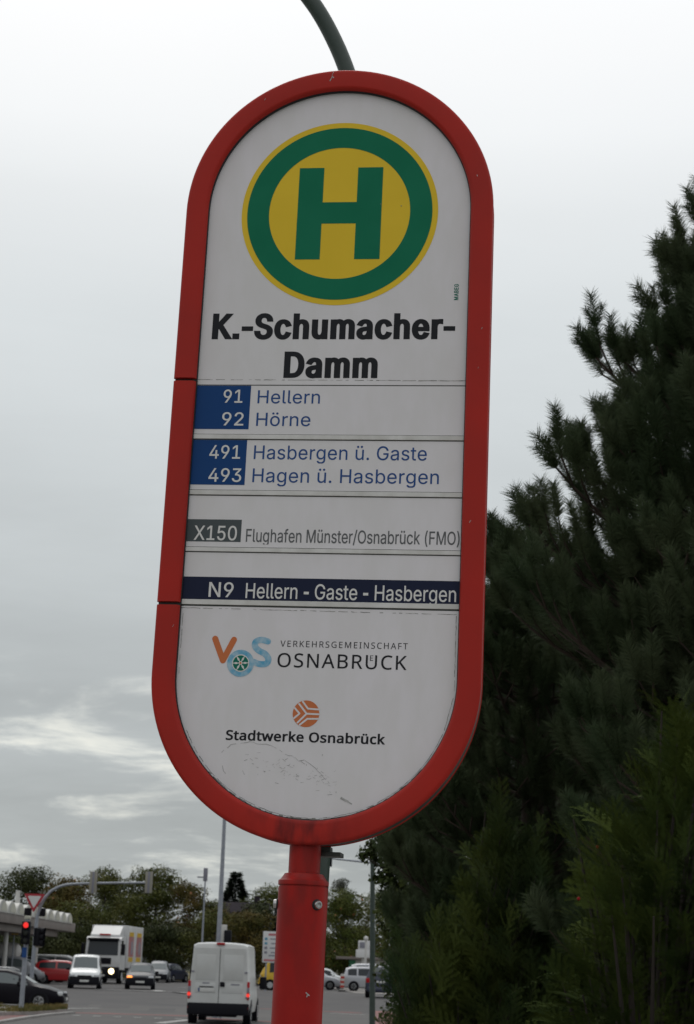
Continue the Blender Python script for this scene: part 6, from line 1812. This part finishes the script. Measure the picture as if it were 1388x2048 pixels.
def pine(name, label, x, Y, z0, top, r_at, seed, z_first, n_whorl, per=6, dens=1.0, tips=(), m='pine_needles', shoot=.19, needle=.078):
    rng = np.random.RandomState(seed)
    t = thing(name, label, 'tree', (x, Y, z0))
    h = top - z0
    mb = MB()
    mb.tube([(0, 0, -.05), (.03, .0, h * .4), (0, .02, h * .75), (0, 0, h * .985)], [.14, .10, .05, .012], 12)
    P, D, S = [], [], []
    up = np.array([0, 0, 1.0])

    def shoots(p, d, k, sc):
        for j_ in range(k):
            q = d + rng.normal(size=3) * (.40 if j_ else .08) + up * .50
            P.append(p)
            D.append(q)
            S.append(sc * (1.0 if j_ == 0 else .62 + .3 * rng.rand()))

    def clothe(pts, ln):
        """shoots and side twigs along one branch"""
        n_ = len(pts) - 1
        for i in range(1, n_ + 1):
            f = i / n_
            d = np.array((pts[i] - pts[i - 1]).normalized()[:])
            if i == n_:
                shoots(np.array(pts[i][:]), d, 4, 1.05)
                continue
            if f < .16:
                continue
            if rng.rand() < .5 * dens:
                shoots(np.array(pts[i][:]), d, 1, .8)
            for s in (-1, 1):
                if rng.rand() > .76 * dens:
                    continue
                sd = np.cross(d, up) * s
                tl_ = (.10 + .34 * (1 - f) * min(1, ln)) * (.6 + .7 * rng.rand())
                q = d * .75 + sd * .75 + up * .22
                q /= np.linalg.norm(q)
                q0 = np.array(pts[i][:])
                q1 = q0 + q * tl_
                q2 = q1 + (q * .7 + up * .7) * tl_ * .45
                mb.tube([q0, q1, q2], [.006, .005, .003], 5)
                shoots(q1, q, 1, .85)
                shoots(q2, q * .6 + up * .6, 3, .92)
                if tl_ > .22:
                    shoots(q0 + q * tl_ * .5, q + up * .3, 1, .8)

    def branch(a, z, ln, e0, e1, bend):
        pts, p, n_ = [], Vector((0, 0, z)), max(4, int(ln / .14))
        for i in range(n_ + 1):
            pts.append(p.copy())
            f = i / n_
            el = e0 + (e1 - e0) * f ** 1.6
            aa = a + bend * f
            p = p + Vector((math.cos(aa) * math.cos(el), math.sin(aa) * math.cos(el), math.sin(el))) * (ln / n_)
        mb.tube(pts, list(np.linspace(.010 + ln * .012, .004, len(pts))), 6)
        clothe(pts, ln)

    for w_ in range(n_whorl):
        z = z_first + (h - .1 - z_first) * (w_ + .5 * rng.rand()) / n_whorl
        R_ = r_at(z + z0)
        m_ = per if z < h * .9 else 4
        for b in range(m_):
            branch(6.283 * (b + .35 * rng.rand()) / m_ + w_ * 1.9, z, R_ * (.62 + .48 * rng.rand()), math.radians(8 + 14 * rng.rand()), math.radians(40 + 28 * rng.rand()), rng.normal() * .18)
    for tip in tips:                                               # the long limbs that stand out of the crown
        e = Vector(tip) - Vector((x, Y, z0))
        s_ = Vector((0, 0, e.z - .62 * math.hypot(e.x, e.y)))
        c_ = s_.lerp(e, .62) - Vector((0, 0, .16 * (e - s_).length))
        n_ = max(5, int((e - s_).length / .13))
        pts = [(1 - k / n_) ** 2 * s_ + 2 * (k / n_) * (1 - k / n_) * c_ + (k / n_) ** 2 * e for k in range(n_ + 1)]
        mb.tube(pts, list(np.linspace(.024, .005, len(pts))), 6)
        clothe(pts, (e - s_).length)
    shoots(np.array([0, 0, h * .98]), up, 5, 1.1)
    mb.build('trunk', 'pine_bark', parent=t)
    P, D, S = np.array(P), np.array(D), np.array(S)
    tpl = [shoot_template(rng, 140, shoot, needle, .0046) for _ in range(4)]
    vs = []
    for k in range(4):
        sel = np.arange(len(P)) % 4 == k
        vs.append(place(tpl[k], basis(D[sel], rng), P[sel], S[sel]))
    fast_mesh('crown', np.concatenate(vs), 3, m, parent=t)
    print(name, 'shoots', len(P))
    return t


def cone_r(apex_z, slope, rmax):
    return lambda z: max(.16, min(rmax, (apex_z - z) * slope))


X1, Z1 = gx(1520, 1500, 8.6), .12
def profile_r(pts):
    zs, rs_ = [p[0] for p in pts], [p[1] for p in pts]
    return lambda z: float(np.interp(z, zs, rs_))


pine('pine_tree', 'tall dark pine with upright needle tips at the right edge', X1, 8.6, Z1, 6.2, profile_r([(.3, .7), (1.2, 1.0), (1.8, 1.2), (2.4, 1.32), (3.1, 1.3), (3.5, 1.22), (3.9, 1.02), (4.25, .78), (4.6, .66), (5.0, .48), (5.4, .34), (5.8, .14), (6.2, .06)]), 5, .45, 24, 8, tips=[at(1192, 715, 8.5), at(1250, 725, 8.7), at(1112, 935, 8.4), at(1150, 920, 8.8), at(1058, 1050, 8.5), at(1312, 630, 8.6), at(1350, 540, 8.5), at(1020, 1160, 8.7), at(1060, 1180, 8.3), at(1240, 900, 8.3)])
pine('pine_tree', 'lower pine crowded behind the tall pine beside the sign', gx(1062, 1500, 10.6), 10.6, Z1, 4.5, profile_r([(.3, .75), (2.0, .95), (3.0, .80), (4.0, .42), (4.5, .2)]), 9, .4, 15, 8, tips=[at(988, 1120, 10.5), at(1042, 1105, 10.4)])
pine('pine_tree', 'dark pine filling the hedge row behind the tall pine', gx(1250, 1500, 12.3), 12.3, Z1, 4.9, profile_r([(.3, 1.1), (2.0, 1.5), (3.2, 1.15), (4.9, .25)]), 21, .4, 15, 9)
pine('pine_tree', 'pine close behind the sign edge at the end of the hedge row', gx(990, 1500, 12.8), 12.8, Z1, 4.25, profile_r([(.3, .5), (2.0, .72), (3.0, .66), (4.25, .2)]), 23, .4, 13, 9)


def spray_template(rng, L_=.24, n_tw=9, leaf=.021, w=.0034):
    """flat feathery spray along +z, spread in x, leaves in two ranks"""
    out = []

    def twig(p0, d, l_, sc):
        n_ = max(4, int(l_ / .0075))
        nn = np.array([0, 1.0, 0])
        sd = np.cross(nn, d)
        for i in range(n_):
            t = (i + .5) / n_
            p = p0 + d * l_ * t + nn * (.012 * math.sin(t * 2.6))
            for s in (-1, 1):
                q = d * .72 + sd * s * .8 + nn * (.18 + .15 * rng.normal())
                q /= np.linalg.norm(q)
                k = np.cross(q, nn)
                k /= np.linalg.norm(k)
                ll = leaf * sc * (.75 + .4 * rng.rand()) * (1 - .35 * t * t)
                out.extend([p - k * w / 2, p + k * w / 2, p + q * ll * .55 + k * w * .55, p + q * ll])
    z = np.array([0, 0, 1.0])
    twig(np.zeros(3), z, L_, 1)
    for i in range(n_tw):
        t = .08 + .80 * i / n_tw
        s = 1 if i % 2 else -1
        d = z * .75 + np.array([s * .62, .12 * rng.normal(), 0])
        d /= np.linalg.norm(d)
        twig(z * L_ * t, d, L_ * (.50 - .30 * t) * (.8 + .4 * rng.rand()), .92)
    return np.array(out)


def spray_bush(name, label, cat, x, Y, z0, lobes, n, seed, m, upright=.5, size=1.0, berries=0):
    """evergreen built of leafy sprays on radiating branches; lobes = (dx, dy, z, rx, ry, rz)"""
    rng = np.random.RandomState(seed)
    t = thing(name, label, cat, (x, Y, z0))
    lobes = np.array(lobes, float)
    ar = lobes[:, 3] * lobes[:, 5]
    idx = rng.choice(len(lobes), n, p=ar / ar.sum())
    d = rng.normal(size=(n, 3))
    d /= np.linalg.norm(d, axis=1)[:, None]
    k = 1 + .16 * np.sin(d[:, 0] * 7 + idx) * np.sin(d[:, 2] * 6.3 + idx * 2) + .10 * np.sin(d[:, 1] * 9 + d[:, 2] * 8)
    rr = (.58 + .42 * rng.rand(n) ** .6) * k
    P = lobes[idx, :3] + d * lobes[idx, 3:6] * rr[:, None]
    keep = P[:, 2] > .02
    P, d = P[keep], d[keep]
    D = d * np.array([1, 1, .6]) + np.array([0, 0, upright]) + rng.normal(size=d.shape) * .30
    R = basis(D, rng)
    # turn each spray so its flat side looks up and outwards
    D /= np.linalg.norm(D, axis=1)[:, None]
    upn = np.array([0, 0, 1.0]) * .7 + d * .5 + rng.normal(size=d.shape) * .25
    a = np.cross(upn, D)
    a /= np.linalg.norm(a, axis=1)[:, None] + 1e-9
    b = np.cross(D, a)
    R = np.stack([a, b, D], 2)
    S = size * (.65 + .6 * rng.rand(len(P)))
    tpl = [spray_template(rng) for _ in range(4)]
    vs = []
    for q in range(4):
        sel = np.arange(len(P)) % 4 == q
        vs.append(place(tpl[q], R[sel], P[sel] - D[sel] * .10, S[sel]))
    fast_mesh('foliage', np.concatenate(vs), 4, m, parent=t)
    mb = MB()
    for i in range(0, len(P), 9):
        e = Vector(P[i])
        s = Vector((e.x * .45, e.y * .45 + .06, max(.0, e.z * .72 - .1)))
        mid = s.lerp(e, .5) + Vector((0, 0, .04))
        mb.tube([s, mid, e], [.009, .007, .003], 5)
    for l_ in lobes[:6]:
        mb.tube([(0, 0, -.05), (l_[0] * .4, l_[1] * .4 + .12, l_[2] * .4), (l_[0] * .8, l_[1] * .8 + .08, l_[2] * .8)], [.045, .03, .010], 8)
    mb.build('branches', 'bark', parent=t)
    if berries:
        bm_ = MB()
        sel = rng.choice(len(P), berries)
        for i in sel:
            c = P[i] + D[i] * .10 + d[i] * .05
            bm_.lathe([(.001, -.0050), (.0042, -.0028), (.0050, .0005), (.0036, .0042), (.001, .0050)], tuple(c), n=8)
        tag(bm_.build('berry', 'yew_berry', parent=t), kind='stuff')
    print(name, 'sprays', len(P))
    return t


spray_bush('yew_bush', 'large yew with red berries and drooping olive sprays in the lower right', 'bush', gx(1300, 1900, 5.6), 5.6, .12,
           [(0, 0, .75, .50, .45, .80), (.06, -.02, 1.55, .40, .40, .90), (-.30, -.05, .5, .30, .34, .6), (.42, .1, 1.3, .5, .45, .95), (-.26, .0, .9, .28, .34, .70), (.22, .1, 2.05, .32, .32, .60), (-.12, -.08, 1.35, .26, .30, .45), (.5, .0, .6, .5, .4, .7)],
           5000, 31, 'yew_leaves', .35, .68, 60)
spray_bush('cypress_bush', 'loose green cypress bush between the dark pole and the yew', 'bush', gx(922, 1900, 9.2), 9.2, .12,
           [(0, 0, .9, .42, .42, 1.0), (.28, -.1, 1.45, .38, .40, .85), (.62, -.1, .9, .36, .40, 1.0), (-.16, -.02, 1.0, .26, .30, .95), (.5, .1, 1.0, .42, .40, 1.1), (-.24, 0, .4, .22, .26, .5), (.22, 0, 2.0, .24, .26, .55)],
           4200, 32, 'cypress_leaves', .85, .84)
# broadleaf beside the green pole
rng = np.random.RandomState(77)
Yc = 15.5
xc = gx(820, 1800, Yc)
bt = thing('broadleaf_tree', 'small leafy tree whose branch reaches in front of the top of the green post', 'tree', (xc, Yc, .12))
clumps = [(735, 1706, .08), (752, 1695, .11), (724, 1713, .05), (776, 1700, .17), (802, 1690, .24), (770, 1760, .10), (795, 1742, .22), (788, 1802, .14), (800, 1862, .16), (812, 1922, .20), (830, 1782, .34), (832, 1856, .34), (850, 1700, .34), (860, 1930, .36), (840, 2000, .36)]
cs = np.array([(at(px, py, Yc) - Vector((xc, Yc, .12)))[:] for px, py, r in clumps]) + rng.normal(size=(len(clumps), 3)) * np.array([0, .12, 0])
rs_ = np.array([c[2] for c in clumps])
mb = MB()
mb.tube([(.1, 0, -.05), (.06, .02, 1.2), (.02, 0, 2.2), (.05, 0, 3.0)], [.05, .04, .025, .008], 9)
for e in cs:
    mb.tube([(.06, 0, max(.2, e[2] - .6)), tuple(e * np.array([.5, .5, 1]) - np.array([0, 0, .12])), tuple(e)], [.02, .012, .005], 6)
mb.build('trunk', 'bark', parent=bt)
fast_mesh('crown', leaf_cloud(rng, cs, rs_, 9000, .048, .9, .5), 4, 'leaf_near', parent=bt)
